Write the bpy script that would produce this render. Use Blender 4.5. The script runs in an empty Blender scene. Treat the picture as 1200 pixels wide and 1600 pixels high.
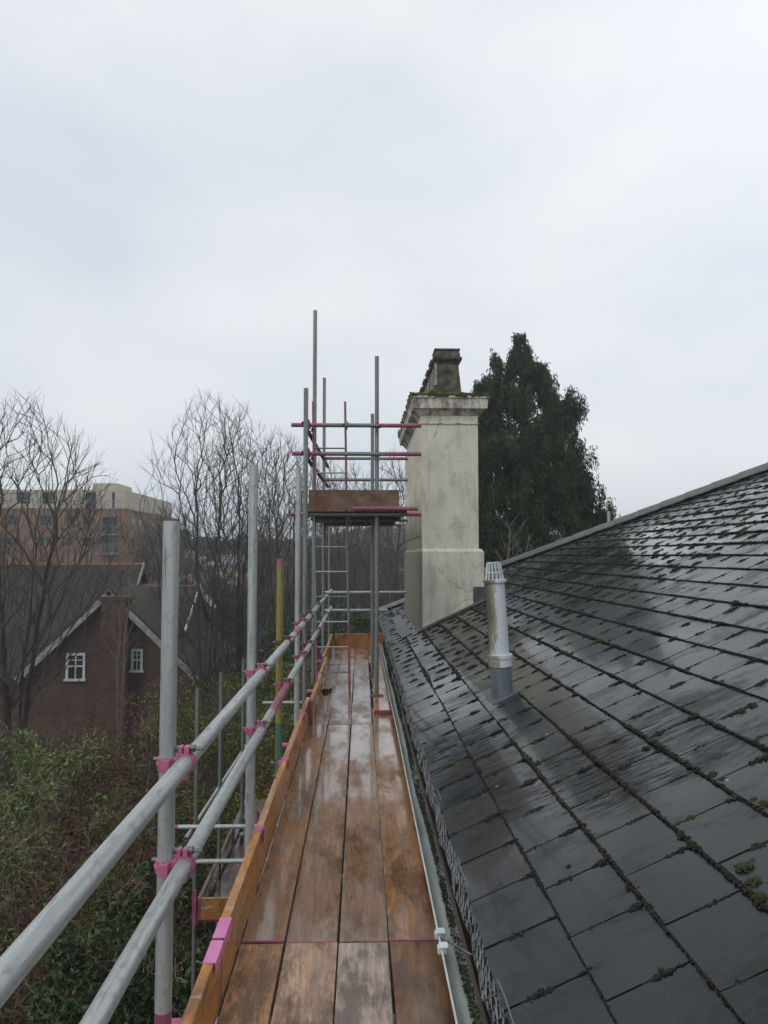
import bpy, math, random
import numpy as np
from mathutils import Vector, Matrix
R = math.radians
SC = bpy.context.scene
COL = SC.collection
# ------------------------------------------------------------------ camera
F = 1150.0
H = 1.637
PITCH = math.atan(68 / F)
YAW = math.atan(36 / F * math.cos(PITCH))
cam = bpy.data.cameras.new("camera")
cam.sensor_fit = 'VERTICAL'; cam.sensor_height = 36; cam.lens = F / 1600 * 36
cam.clip_start = 0.03; cam.clip_end = 3000
co = bpy.data.objects.new("camera", cam); COL.objects.link(co)
co.location = (0, 0, H); co.rotation_euler = (math.pi / 2 + PITCH, 0, -YAW)
SC.camera = co
# ------------------------------------------------------------------ world: overcast daylight
w = bpy.data.worlds.new("World"); SC.world = w; w.use_nodes = True
nt = w.node_tree; nt.nodes.clear()
def wn(t): return nt.nodes.new(t)
out = wn('ShaderNodeOutputWorld'); bg = wn('ShaderNodeBackground')
sky = wn('ShaderNodeTexSky'); sky.sky_type = 'NISHITA'; sky.sun_disc = False
sky.sun_elevation = R(38); sky.sun_rotation = R(40); sky.dust_density = 6; sky.air_density = 1.5
hs = wn('ShaderNodeHueSaturation'); hs.inputs['Saturation'].default_value = 0.25; hs.inputs['Value'].default_value = 0.06
nt.links.new(sky.outputs[0], hs.inputs['Color'])
tc = wn('ShaderNodeTexCoord'); mp = wn('ShaderNodeMapping'); mp.inputs['Scale'].default_value = (1.5, 1.5, 3.0)
nt.links.new(tc.outputs['Generated'], mp.inputs[0])
nz = wn('ShaderNodeTexNoise'); nz.inputs['Scale'].default_value = 1.5; nz.inputs['Detail'].default_value = 4.5; nz.inputs['Roughness'].default_value = .45
nt.links.new(mp.outputs[0], nz.inputs[0])
cr = wn('ShaderNodeValToRGB')
cr.color_ramp.elements[0].position = .3; cr.color_ramp.elements[0].color = (.62, .685, .775, 1)
cr.color_ramp.elements[1].position = .7; cr.color_ramp.elements[1].color = (.83, .865, .89, 1)
nt.links.new(nz.outputs[0], cr.inputs[0])
mx = wn('ShaderNodeMix'); mx.data_type = 'RGBA'; mx.inputs[0].default_value = .93
nt.links.new(hs.outputs[0], mx.inputs[6]); nt.links.new(cr.outputs[0], mx.inputs[7])
nt.links.new(mx.outputs[2], bg.inputs[0]); bg.inputs[1].default_value = 1.0
nt.links.new(bg.outputs[0], out.inputs[0])
sl = bpy.data.lights.new("sun", 'SUN'); sl.energy = .5; sl.angle = R(25); sl.color = (1, .97, .93)
so = bpy.data.objects.new("sun", sl); COL.objects.link(so)
so.rotation_euler = (R(48), 0, R(-40))
SC.view_settings.view_transform = 'Standard'; SC.view_settings.look = 'None'
SC.view_settings.exposure = 0.12; SC.view_settings.gamma = 1
SC.cycles.volume_bounces = 0; SC.cycles.max_bounces = 5; SC.cycles.transparent_max_bounces = 8
SC.cycles.use_denoising = True
# ------------------------------------------------------------------ measuring helpers (pixel of the 1200x1600 photo -> world point)
_M = Matrix.Rotation(-YAW, 3, 'Z') @ Matrix.Rotation(math.pi / 2 + PITCH, 3, 'X')
C0 = Vector((0, 0, H))
def ray(px, py): return _M @ Vector(((px - 600) / F, (800 - py) / F, -1))
def aY(px, py, Y):
    d = ray(px, py); return C0 + d * (Y / d.y)
def aZ(px, py, z):
    d = ray(px, py); return C0 + d * ((z - H) / d.z)
# ------------------------------------------------------------------ roof geometry (shared by slates, chimney, flue)
P = R(25); CP, SP = math.cos(P), math.sin(P)
EX, EZ = .459, H - 1.40                       # the eave edge of the slates
U = Vector((CP, 0, SP)); NRM = Vector((-SP, 0, CP)); AX = Vector((0, 1, 0))
def rp(s, y, n=0): return Vector((EX, 0, EZ)) + U * s + AX * y + NRM * n
def on_roof(px, py):
    d = ray(px, py); q = Vector((EX, 0, EZ)); t = (q - C0).dot(NRM) / d.dot(NRM); return C0 + d * t
def hip_y(s):                                  # where the hip cuts the plane
    return 18.25 - 1.235 * (s * CP)
RIDGE_S = 9.4
print('chimney corner', on_roof(654, 987), 'flue', on_roof(785, 1093))
# ------------------------------------------------------------------ object helpers
def link(o): COL.objects.link(o); return o
def tag(o, label=None, cat=None, group=None, kind=None):
    if label: o['label'] = label
    if cat: o['category'] = cat
    if group: o['group'] = group
    if kind: o['kind'] = kind
    return o
def thing(name, label, cat, loc, group=None):
    o = bpy.data.objects.new(name, None); link(o); o.location = loc; o.empty_display_size = .2
    return tag(o, label, cat, group)
class MB:
    def __init__(s): s.v = []; s.f = []; s.m = []
    def add(s, vs, fs, m=0):
        b = len(s.v); s.v += [tuple(p) for p in vs]
        s.f += [tuple(i + b for i in f) for f in fs]; s.m += [m] * len(fs)
    def obox(s, c, ax, hs, m=0):
        c = Vector(c); X, Y, Z = [Vector(a) for a in ax]
        vs = [c + X * (sx * hs[0]) + Y * (sy * hs[1]) + Z * (sz * hs[2]) for sz in (-1, 1) for sy in (-1, 1) for sx in (-1, 1)]
        s.add(vs, [(0, 2, 3, 1), (4, 5, 7, 6), (0, 1, 5, 4), (2, 6, 7, 3), (0, 4, 6, 2), (1, 3, 7, 5)], m)
    def box(s, lo, hi, m=0):
        c = [(a + b) / 2 for a, b in zip(lo, hi)]; h = [abs(b - a) / 2 for a, b in zip(lo, hi)]
        s.obox(c, ((1, 0, 0), (0, 1, 0), (0, 0, 1)), h, m)
    def frustum(s, c, w0, d0, w1, d1, z0, z1, m=0):
        vs = []
        for (w_, d_, z) in ((w0, d0, z0), (w1, d1, z1)):
            vs += [(c[0] - w_, c[1] - d_, z), (c[0] + w_, c[1] - d_, z), (c[0] + w_, c[1] + d_, z), (c[0] - w_, c[1] + d_, z)]
        s.add(vs, [(0, 3, 2, 1), (4, 5, 6, 7), (0, 1, 5, 4), (1, 2, 6, 5), (2, 3, 7, 6), (3, 0, 4, 7)], m)
    def tube(s, p0, p1, r0, r1=None, n=12, m=0, caps=True):
        p0 = Vector(p0); p1 = Vector(p1); r1 = r0 if r1 is None else r1
        d = (p1 - p0).normalized(); a = d.orthogonal().normalized(); b = d.cross(a)
        vs = []
        for p, r in ((p0, r0), (p1, r1)):
            for i in range(n):
                t = 2 * math.pi * i / n; vs.append(p + a * (r * math.cos(t)) + b * (r * math.sin(t)))
        fs = [(i, (i + 1) % n, n + (i + 1) % n, n + i) for i in range(n)]
        if caps: fs += [tuple(range(n - 1, -1, -1)), tuple(range(n, 2 * n))]
        s.add(vs, fs, m)
    def ring(s, c, d, ri, ro, hw, n=16, m=0, a0=0, a1=2 * math.pi):
        c = Vector(c); d = Vector(d).normalized(); a = d.orthogonal().normalized(); b = d.cross(a)
        full = abs(a1 - a0 - 2 * math.pi) < 1e-3; k = n if full else n + 1; vs = []
        for i in range(k):
            t = a0 + (a1 - a0) * i / n; e = a * math.cos(t) + b * math.sin(t)
            vs += [c + e * ri - d * hw, c + e * ro - d * hw, c + e * ro + d * hw, c + e * ri + d * hw]
        fs = []
        for i in range(n):
            o = 4 * i; q = 4 * ((i + 1) % k)
            for j in range(4): fs.append((o + j, o + (j + 1) % 4, q + (j + 1) % 4, q + j))
        if not full: fs += [(0, 1, 2, 3), (4 * n + 3, 4 * n + 2, 4 * n + 1, 4 * n)]
        s.add(vs, fs, m)
    def build(s, name, mats, parent=None, smooth=False, org=None, bevel=0):
        if not isinstance(mats, (list, tuple)): mats = [mats]
        o_ = Vector((0, 0, 0))
        if parent is not None: o_ = parent.matrix_world.translation if parent.parent is None else parent.parent.location
        root = parent
        while root is not None and root.parent is not None: root = root.parent
        if root is not None: o_ = Vector(root.location)
        elif org is not None: o_ = Vector(org)
        me = bpy.data.meshes.new(name)
        me.from_pydata([(p[0] - o_[0], p[1] - o_[1], p[2] - o_[2]) for p in s.v], [], s.f)
        for m_ in mats: me.materials.append(m_)
        me.polygons.foreach_set('material_index', s.m)
        if smooth: me.polygons.foreach_set('use_smooth', [True] * len(s.f))
        me.update()
        o = bpy.data.objects.new(name, me); link(o)
        if parent is not None: o.parent = parent
        elif org is not None: o.location = org
        if smooth:
            try: me.set_sharp_from_angle(angle=R(40))
            except Exception: pass
        if bevel:
            b = o.modifiers.new('b', 'BEVEL'); b.width = bevel; b.segments = 2; b.limit_method = 'ANGLE'
        return o
def np_mesh(name, V, Fc, mats, parent=None, org=None, midx=None, smooth=False, attr=None):
    """V (n,3), Fc (m,k) arrays, fast."""
    V = np.asarray(V, dtype=np.float32); Fc = np.asarray(Fc, dtype=np.int32)
    root = parent
    while root is not None and root.parent is not None: root = root.parent
    o_ = np.array(root.location if root is not None else (org if org is not None else (0, 0, 0)), dtype=np.float32)
    V = V - o_
    me = bpy.data.meshes.new(name); k = Fc.shape[1]
    me.vertices.add(len(V)); me.vertices.foreach_set('co', V.ravel())
    me.loops.add(Fc.size); me.loops.foreach_set('vertex_index', Fc.ravel())
    me.polygons.add(len(Fc)); me.polygons.foreach_set('loop_start', np.arange(0, Fc.size, k, dtype=np.int32))
    for m_ in (mats if isinstance(mats, (list, tuple)) else [mats]): me.materials.append(m_)
    if midx is not None: me.polygons.foreach_set('material_index', np.asarray(midx, dtype=np.int32))
    if smooth: me.polygons.foreach_set('use_smooth', np.ones(len(Fc), dtype=bool))
    me.update(calc_edges=True); me.validate()
    if not smooth: me.shade_flat()
    if attr is not None:
        a = me.attributes.new('rnd', 'FLOAT', 'POINT'); a.data.foreach_set('value', np.asarray(attr, dtype=np.float32))
    o = bpy.data.objects.new(name, me); link(o)
    if parent is not None: o.parent = parent
    elif org is not None: o.location = org
    return o
# ------------------------------------------------------------------ materials
class NT:
    def __init__(s, name):
        s.mat = bpy.data.materials.new(name); s.mat.use_nodes = True; s.t = s.mat.node_tree
        s.b = s.t.nodes['Principled BSDF']
    def n(s, t, **kw):
        x = s.t.nodes.new(t)
        for k, v in kw.items():
            if hasattr(x, k): setattr(x, k, v)
        return x
    def l(s, a, b): s.t.links.new(a, b)
    def coord(s, scale=(1, 1, 1), which='Object'):
        tc = s.n('ShaderNodeTexCoord'); m = s.n('ShaderNodeMapping'); m.inputs['Scale'].default_value = scale
        s.l(tc.outputs[which], m.inputs[0]); return m.outputs[0]
    def rnd_coord(s, scale=(1, 1, 1)):
        """object coordinates, shifted by the object's own random number so that no two copies look alike"""
        tc = s.n('ShaderNodeTexCoord'); oi = s.n('ShaderNodeObjectInfo'); mu = s.n('ShaderNodeMath', operation='MULTIPLY'); mu.inputs[1].default_value = 97.3
        s.l(oi.outputs['Random'], mu.inputs[0]); ad = s.n('ShaderNodeVectorMath', operation='ADD')
        s.l(tc.outputs['Object'], ad.inputs[0]); s.l(mu.outputs[0], ad.inputs[1])
        m = s.n('ShaderNodeMapping'); m.inputs['Scale'].default_value = scale; s.l(ad.outputs[0], m.inputs[0]); return m.outputs[0]
    def noise(s, co, scale=5, detail=4, rough=.55, dist=0):
        x = s.n('ShaderNodeTexNoise'); x.inputs['Scale'].default_value = scale; x.inputs['Detail'].default_value = detail
        x.inputs['Roughness'].default_value = rough; x.inputs['Distortion'].default_value = dist; s.l(co, x.inputs['Vector']); return x.outputs[0]
    def ramp(s, fac, stops):
        x = s.n('ShaderNodeValToRGB'); e = x.color_ramp.elements
        while len(e) < len(stops): e.new(.5)
        for q, (p, c) in zip(e, stops):
            q.position = p; q.color = (*c, 1) if isinstance(c, tuple) else (c, c, c, 1)
        s.l(fac, x.inputs[0]); return x.outputs[0]
    def mix(s, f, a, b, bt='MIX'):
        x = s.n('ShaderNodeMix'); x.data_type = 'RGBA'; x.blend_type = bt
        for i, v in ((0, f), (6, a), (7, b)):
            if isinstance(v, (int, float)): x.inputs[i].default_value = v
            elif isinstance(v, tuple): x.inputs[i].default_value = (*v, 1)
            else: s.l(v, x.inputs[i])
        return x.outputs[2]
    def math(s, op, a, b=0):
        x = s.n('ShaderNodeMath', operation=op)
        for i, v in ((0, a), (1, b)):
            if isinstance(v, (int, float)): x.inputs[i].default_value = v
            else: s.l(v, x.inputs[i])
        return x.outputs[0]
    def set(s, **kw):
        for k, v in kw.items():
            i = s.b.inputs[k.replace('_', ' ')]
            if isinstance(v, (int, float)): i.default_value = v
            elif isinstance(v, tuple): i.default_value = (*v, 1) if len(v) == 3 else v
            else: s.l(v, i)
        return s
    def bump(s, h, strength=.3, dist=.01):
        x = s.n('ShaderNodeBump'); x.inputs['Strength'].default_value = strength; x.inputs['Distance'].default_value = dist
        s.l(h, x.inputs['Height']); s.l(x.outputs[0], s.b.inputs['Normal'])
def simple(name, c1, c2, scale=8, rough=.6, metal=0, bump=.15, st=(1, 1, 1), detail=4, bd=.01, r2=None, rnd=False):
    m = NT(name); c = m.rnd_coord(st) if rnd else m.coord(st); n1 = m.noise(c, scale, detail)
    m.set(Base_Color=m.ramp(n1, [(.35, c1), (.65, c2)]), Metallic=metal)
    if r2 is None: m.set(Roughness=rough)
    else: m.set(Roughness=m.ramp(n1, [(.3, rough), (.7, r2)]))
    if bump: m.bump(n1, bump, bd)
    return m.mat
def make_slate():
    m = NT('wet_slate'); at = m.n('ShaderNodeAttribute', attribute_name='rnd')
    c = m.coord((1, 1, 1)); big = m.noise(c, .55, 3); mid = m.noise(m.coord((6, 1.2, 6)), 3, 5, .65); fine = m.noise(m.coord((5, 30, 5)), 4, 4, .6)
    base = m.ramp(at.outputs['Fac'], [(0, (.007, .009, .011)), (.45, (.012, .0148, .0168)), (.8, (.018, .020, .021)), (1, (.026, .026, .025))])
    alg = m.ramp(m.noise(m.coord((1, 2.2, 1)), 1.2, 8, .8), [(.52, 0), (.60, 1)])
    base = m.mix(alg, base, (.012, .013, .012))
    grit = m.noise(c, 90, 5, .75); base = m.mix(m.ramp(grit, [(.5, 0), (.72, .6)]), base, (.034, .037, .035)); base = m.mix(m.ramp(mid, [(.45, 0), (.8, .4)]), base, (.012, .012, .011))
    lich = m.noise(c, 11, 6, .8); base = m.mix(m.ramp(lich, [(.66, 0), (.72, .45)]), base, (.085, .09, .075))
    vo = m.n('ShaderNodeTexVoronoi'); vo.inputs['Scale'].default_value = 2.6; m.l(m.coord(), vo.inputs[0])
    wob = m.math('ADD', vo.outputs['Distance'], m.math('MULTIPLY', m.noise(c, 30, 3), .05))
    sp = m.ramp(wob, [(.045, 1), (.052, 0)])
    cs = m.n('ShaderNodeSeparateColor'); m.l(vo.outputs['Color'], cs.inputs[0])
    sp = m.math('MULTIPLY', sp, m.math('GREATER_THAN', cs.outputs[0], .62))
    base = m.mix(sp, base, (.42, .44, .4))
    # two patches of black, flaking algae crust with ragged edges
    vm = m.n('ShaderNodeVectorMath', operation='DISTANCE'); vm2 = m.n('ShaderNodeVectorMath', operation='DISTANCE'); wv = m.noise(m.coord((1, 1.6, 1)), 2.6, 7, .72)
    cr_ = []
    for (px_, py_, rr_) in ((965, 1185, .62), (705, 1190, .55), (760, 1015, .8)):
        v_ = m.n('ShaderNodeVectorMath', operation='DISTANCE'); tc_ = m.n('ShaderNodeTexCoord'); m.l(tc_.outputs['Object'], v_.inputs[0]); v_.inputs[1].default_value = tuple(on_roof(px_, py_) - Vector((EX, 0, 0)))
        cr_.append(m.math('ADD', m.math('MULTIPLY', v_.outputs['Value'], .55 / rr_), m.math('MULTIPLY', wv, 1.5)))
    mn = m.math('MINIMUM', m.math('MINIMUM', cr_[0], cr_[1]), cr_[2]); crust = m.math('MULTIPLY', m.ramp(m.math('MULTIPLY', mn, .7), [(.74, 1), (.98, 0)]), m.ramp(m.noise(m.coord((2.2, 17, 2.2)), 2.6, 8, .85), [(.46, 0), (.56, 1)]))
    base = m.mix(crust, base, (.004, .004, .005))
    m.set(Base_Color=base)
    r = m.math('ADD', m.ramp(big, [(.35, .07), (.65, .19)]), m.math('MULTIPLY', fine, .10))
    r = m.math('ADD', r, m.math('MULTIPLY', at.outputs['Fac'], .1)); r = m.math('ADD', r, m.math('MULTIPLY', m.math('MAXIMUM', alg, crust), .3))
    m.set(Roughness=r, IOR=1.5)
    m.bump(m.math('ADD', m.math('MULTIPLY', mid, .25), m.math('MULTIPLY', fine, .5)), .3, .0017)
    m.set(Specular_IOR_Level=m.math('MULTIPLY', m.math('SUBTRACT', 1, m.math('MULTIPLY', crust, .75)), .3), Coat_Weight=m.math('MULTIPLY', m.ramp(big, [(.35, .55), (.62, .12)]), m.math('SUBTRACT', 1, crust)), Coat_Roughness=.06, Coat_IOR=1.4)
    return m.mat
def make_wood(name, dark, lightc, wet=True, grey=.3, spill=False):
    m = NT(name)
    # grain: long stretched coordinates, bent by a slow noise so the lines wander and swell round knots
    base = m.rnd_coord((1, 1, 1)); nz = m.n('ShaderNodeTexNoise'); nz.inputs['Scale'].default_value = 2.2; nz.inputs['Detail'].default_value = 3; m.l(base, nz.inputs['Vector'])
    sc = m.n('ShaderNodeVectorMath', operation='SCALE'); sc.inputs['Scale'].default_value = .075; m.l(nz.outputs['Color'], sc.inputs[0])
    ad = m.n('ShaderNodeVectorMath', operation='ADD'); m.l(base, ad.inputs[0]); m.l(sc.outputs[0], ad.inputs[1])
    def st(s_):
        mp = m.n('ShaderNodeMapping'); mp.inputs['Scale'].default_value = s_; m.l(ad.outputs[0], mp.inputs[0]); return mp.outputs[0]
    g = m.noise(st((20, .9, 20)), 3, 7, .68, .4)
    fine = m.noise(st((75, 2.2, 75)), 2.4, 4, .7)
    blot = m.noise(m.rnd_coord((1.5, .7, 1.5)), 2.3, 7, .72)
    t = m.math('ADD', m.math('MULTIPLY', g, .5), m.math('MULTIPLY', fine, .28)); t = m.math('ADD', t, m.math('MULTIPLY', blot, .24))
    col = m.ramp(t, [(.36, dark), (.52, tuple((a + b) / 2 for a, b in zip(dark, lightc))), (.66, lightc)])
    oi = m.n('ShaderNodeObjectInfo'); hs = m.n('ShaderNodeHueSaturation'); m.l(col, hs.inputs['Color'])
    ta = m.n('ShaderNodeAttribute', attribute_name='tone', attribute_type='OBJECT'); ga = m.n('ShaderNodeAttribute', attribute_name='greyed', attribute_type='OBJECT')
    m.l(m.math('ADD', m.math('ADD', .85, ta.outputs['Fac']), m.math('MULTIPLY', oi.outputs['Random'], .2)), hs.inputs['Value'])
    m.l(m.math('SUBTRACT', 1.06, ga.outputs['Fac']), hs.inputs['Saturation'])
    s1 = m.noise(m.rnd_coord((3.2, 1.1, 3.2)), 2.0, 7, .75)
    col = m.mix(m.ramp(s1, [(.48, 0), (.60, .7)]), hs.outputs[0], tuple(x * .42 for x in dark))
    gr = m.noise(m.rnd_coord((3, .45, 3)), 1.9, 6, .7)
    col = m.mix(m.ramp(gr, [(.48, 0), (.64, grey)]), col, (.19, .15, .12))
    vo = m.n('ShaderNodeTexVoronoi'); vo.inputs['Scale'].default_value = 2.1; m.l(m.rnd_coord((1.9, .9, 1.9)), vo.inputs[0])
    kn = m.math('ADD', vo.outputs['Distance'], m.math('MULTIPLY', fine, .03))
    col = m.mix(m.ramp(kn, [(.045, .85), (.075, 0)]), col, (.035, .018, .01))
    spk = m.noise(m.rnd_coord((1, 1, 1)), 70, 5, .8); col = m.mix(m.ramp(spk, [(.64, 0), (.70, .7)]), col, tuple(x * .25 for x in dark))
    if spill:
        sp_ = m.noise(m.rnd_coord((1, 1.5, 3)), 2.4, 6, .7); col = m.mix(m.ramp(sp_, [(.60, 0), (.63, .6)]), col, (.42, .38, .32))
    m.set(Base_Color=col)
    if wet:
        pud = m.noise(m.rnd_coord((2.5, .8, 2.5)), 1.8, 5, .65)
        da0 = m.n('ShaderNodeAttribute', attribute_name='dry', attribute_type='OBJECT')
        m.set(Roughness=m.math('ADD', m.ramp(pud, [(.38, .42), (.5, .22), (.6, .06)]), m.math('MULTIPLY', da0.outputs['Fac'], .22)), IOR=1.4)
        da = m.n('ShaderNodeAttribute', attribute_name='dry', attribute_type='OBJECT')
        m.set(Coat_Weight=m.math('MULTIPLY', m.ramp(pud, [(.42, .05), (.58, .8)]), m.math('SUBTRACT', 1, da.outputs['Fac'])), Coat_Roughness=.07)
    else: m.set(Roughness=.5)
    m.bump(t, .5, .003); return m.mat
def make_tube(name, a, b, metal=.55, rough=.38):
    m = NT(name); n1 = m.noise(m.rnd_coord((34, 34, .9)), 1.6, 5, .6); n2 = m.noise(m.rnd_coord((14, 14, 7)), 3, 5, .65)
    col = m.ramp(n1, [(.3, a), (.7, b)]); col = m.mix(m.ramp(n2, [(.52, 0), (.72, .6)]), col, tuple(x * .5 for x in a))
    n3 = m.noise(m.rnd_coord((55, 55, 2.2)), 2, 2); col = m.mix(m.ramp(n3, [(.64, 0), (.72, .65)]), col, (.05, .055, .05))
    m.set(Base_Color=col, Metallic=metal, Roughness=m.ramp(n2, [(.3, rough), (.7, rough + .22)])); m.bump(n2, .25, .002); return m.mat
def make_render(nm='cream_render', brown=0):
    m = NT(nm); n1 = m.noise(m.coord((1, 1, 1)), 2.0, 6, .65); st = m.noise(m.coord((5, 5, .5)), 2.2, 6, .7); gr = m.noise(m.coord(), 22, 6, .75)
    col = m.ramp(n1, [(.3, (.60, .565, .45)), (.7, (.77, .735, .61))])
    col = m.mix(m.ramp(st, [(.50, 0), (.78, .5)]), col, (.22, .205, .16))
    col = m.mix(m.ramp(gr, [(.55, 0), (.72, .45)]), col, (.15, .14, .11))
    tc = m.n('ShaderNodeTexCoord'); sx = m.n('ShaderNodeSeparateXYZ'); m.l(tc.outputs['Object'], sx.inputs[0])
    # grime band where the stack meets the wet roof and at the top: stains with a shape of their own
    lo = m.math('ADD', sx.outputs[2], m.math('MULTIPLY', st, .9))
    col = m.mix(m.ramp(lo, [(.5, .8), (.95, 0)]), col, (.1, .1, .08))
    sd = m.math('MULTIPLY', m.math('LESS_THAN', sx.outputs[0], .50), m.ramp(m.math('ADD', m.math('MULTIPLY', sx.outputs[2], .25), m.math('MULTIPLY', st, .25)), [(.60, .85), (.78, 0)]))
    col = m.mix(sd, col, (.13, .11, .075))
    vo = m.n('ShaderNodeTexVoronoi', feature='DISTANCE_TO_EDGE'); vo.inputs['Scale'].default_value = 1.1
    wc = m.n('ShaderNodeVectorMath', operation='ADD'); m.l(m.coord(), wc.inputs[0])
    nn = m.n('ShaderNodeTexNoise'); nn.inputs['Scale'].default_value = 3; sc_ = m.n('ShaderNodeVectorMath', operation='SCALE'); sc_.inputs['Scale'].default_value = .5
    m.l(nn.outputs['Color'], sc_.inputs[0]); m.l(sc_.outputs[0], wc.inputs[1]); m.l(wc.outputs[0], vo.inputs[0])
    crk = m.ramp(vo.outputs['Distance'], [(.002, .55), (.008, 0)])
    crk = m.math('MULTIPLY', crk, m.ramp(m.noise(m.coord(), 1.3, 2), [(.5, 0), (.58, 1)]))
    col = m.mix(crk, col, (.07, .06, .05))
    n7 = m.noise(m.coord((1.6, 1.6, .8)), 3.1, 6, .72); col = m.mix(m.ramp(n7, [(.5 - brown * .06, 0), (.62 - brown * .04, .35 + .5 * brown)]), col, (.105, .07, .045) if brown else (.25, .235, .19))
    m.set(Base_Color=col, Roughness=.62); m.bump(gr, .3, .006); return m.mat
def make_moss(name, a, b, c):
    m = NT(name); n1 = m.noise(m.coord(), 2.4, 5, .7); n2 = m.noise(m.coord(), 60, 4, .7)
    col = m.ramp(n1, [(.35, a), (.52, b), (.72, c)]); col = m.mix(m.ramp(n2, [(.4, 0), (.7, .6)]), col, tuple(x * .35 for x in a))
    m.set(Base_Color=col, Roughness=.85); m.bump(n2, .9, .01); return m.mat
def make_brick(name, a, b, mortar, sc=1.0, bw=.225, rh=.075, rough=.8):
    m = NT(name); tc = m.n('ShaderNodeTexCoord'); sx = m.n('ShaderNodeSeparateXYZ'); m.l(tc.outputs['Object'], sx.inputs[0])
    cb = m.n('ShaderNodeCombineXYZ'); m.l(m.math('ADD', sx.outputs[0], sx.outputs[1]), cb.inputs[0]); m.l(sx.outputs[2], cb.inputs[1])
    br = m.n('ShaderNodeTexBrick'); m.l(cb.outputs[0], br.inputs['Vector'])
    br.inputs['Color1'].default_value = (*a, 1); br.inputs['Color2'].default_value = (*b, 1); br.inputs['Mortar'].default_value = (*mortar, 1)
    br.inputs['Scale'].default_value = sc; br.inputs['Brick Width'].default_value = bw; br.inputs['Row Height'].default_value = rh; br.inputs['Mortar Size'].default_value = .01
    n1 = m.noise(m.coord(), .9, 7, .75); col = m.mix(m.ramp(n1, [(.38, 0), (.66, .75)]), br.outputs[0], tuple(x * .35 for x in a)); n9 = m.noise(m.coord((1, 1, 2.5)), 3.5, 6, .8); col = m.mix(m.ramp(n9, [(.52, 0), (.68, .55)]), col, tuple(min(1, x * 1.7 + .02) for x in b))
    m.set(Base_Color=col, Roughness=rough); m.bump(br.outputs[1], -.3, .01); return m.mat
def make_leaf(name, a, b, c=None, rough=.45, scale=2.0, trans=.0):
    m = NT(name); at = m.n('ShaderNodeAttribute', attribute_name='rnd'); n1 = m.noise(m.coord(), scale, 3)
    t = m.math('ADD', m.math('MULTIPLY', at.outputs['Fac'], .6), m.math('MULTIPLY', n1, .4))
    st = [(.2, a), (.55, b)] + ([(.8, c)] if c else [])
    m.set(Base_Color=m.ramp(t, st), Roughness=rough, Specular_IOR_Level=.25); return m.mat
M = {}
M['slate'] = make_slate()
M['deck'] = make_wood('wet_scaffold_board', (.14, .056, .019), (.50, .25, .10), True, .4)
M['toe'] = make_wood('toe_board_wood', (.25, .10, .03), (.54, .26, .09), True, .15, True)
M['darkwood'] = make_wood('dark_board_wood', (.10, .045, .022), (.24, .115, .055), True, .2)
def worn(name, a, b, bare, lo, hi):
    m = NT(name); n1 = m.noise(m.rnd_coord((1, 1, 1)), 26, 6, .7); n2 = m.noise(m.rnd_coord((1, 1, 1)), 9, 4, .6)
    col = m.mix(m.ramp(n1, [(lo, 0), (hi, 1)]), m.ramp(n2, [(.3, a), (.7, b)]), bare)
    m.set(Base_Color=col, Roughness=.42); m.bump(n1, .3, .002); return m.mat
M['pink'] = worn('pink_paint', (.40, .085, .19), (.55, .17, .29), (.22, .12, .13), .56, .68)
M['pinkb'] = worn('bright_pink_paint', (.60, .16, .36), (.70, .24, .46), (.5, .3, .25), .62, .74)
M['pinkd'] = worn('worn_pink_paint', (.26, .045, .10), (.40, .11, .18), (.16, .12, .12), .5, .66)
M['galv'] = make_tube('galvanised_steel', (.33, .345, .335), (.58, .60, .585), .45)
M['galvd'] = make_tube('weathered_galvanised_steel', (.17, .18, .17), (.30, .315, .30))
M['rust'] = make_tube('rusty_steel', (.10, .045, .03), (.2, .1, .075), .3, .5)
M['yellow'] = make_tube('yellow_painted_steel', (.20, .175, .04), (.31, .28, .08), 0, .4)
M['green'] = make_tube('green_painted_steel', (.05, .12, .09), (.10, .2, .15), 0, .4)
M['bolt'] = simple('zinc_bolt', (.12, .10, .10), (.28, .26, .25), 60, .45, .7)
M['render'] = make_render(); M['cornice'] = make_render('stained_cornice_render', 1)
M['mossc'] = make_moss('bright_cap_moss', (.05, .06, .01), (.12, .14, .02), (.2, .22, .04))
M['moss'] = make_moss('wet_moss', (.006, .0065, .004), (.011, .0115, .006), (.028, .030, .008))
M['mossb'] = make_moss('green_moss', (.016, .019, .006), (.036, .042, .009), (.10, .115, .018))
M['lead'] = simple('lead_sheet', (.06, .067, .077), (.12, .13, .145), 6, .4, .2, .2, r2=.6)
M['leadblue'] = simple('lead_sleeve', (.10, .13, .16), (.17, .205, .235), 9, .4, .2, .2, (1, 1, .4), r2=.6)
M['gutter'] = simple('grey_gutter_metal', (.22, .24, .215), (.36, .39, .36), 5, .35, .1, .2, (3, .5, 3), r2=.6)
M['gutterlip'] = simple('pale_metal_lip_highlight', (.5, .54, .54), (.7, .73, .73), 9, .4, 0, .05)  # pale clips and cage; on the gutter lip a painted edge highlight
M['wire'] = simple('grey_wire', (.10, .107, .112), (.24, .25, .255), 20, .45, .5)
M['black'] = simple('dark_timber_gap_shade', (.008, .008, .008), (.018, .017, .016), 9, .8)  # dark timber; on the sheet behind the mesh it stands for shade
M['hip'] = simple('grey_hip_tile', (.085, .092, .085), (.16, .17, .155), 7, .4, 0, .3, r2=.65)
M['pot'] = simple('stone_chimney_pot', (.022, .022, .015), (.13, .125, .085), 9, .85, 0, .7, (1, 1, 1), 8, .02)
M['potlight'] = simple('pale_stone_edge', (.24, .23, .19), (.36, .35, .3), 7, .8)
M['wall'] = make_brick('stock_brick', (.19, .12, .08), (.24, .15, .1), (.2, .19, .17))
M['flue'] = None
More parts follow.
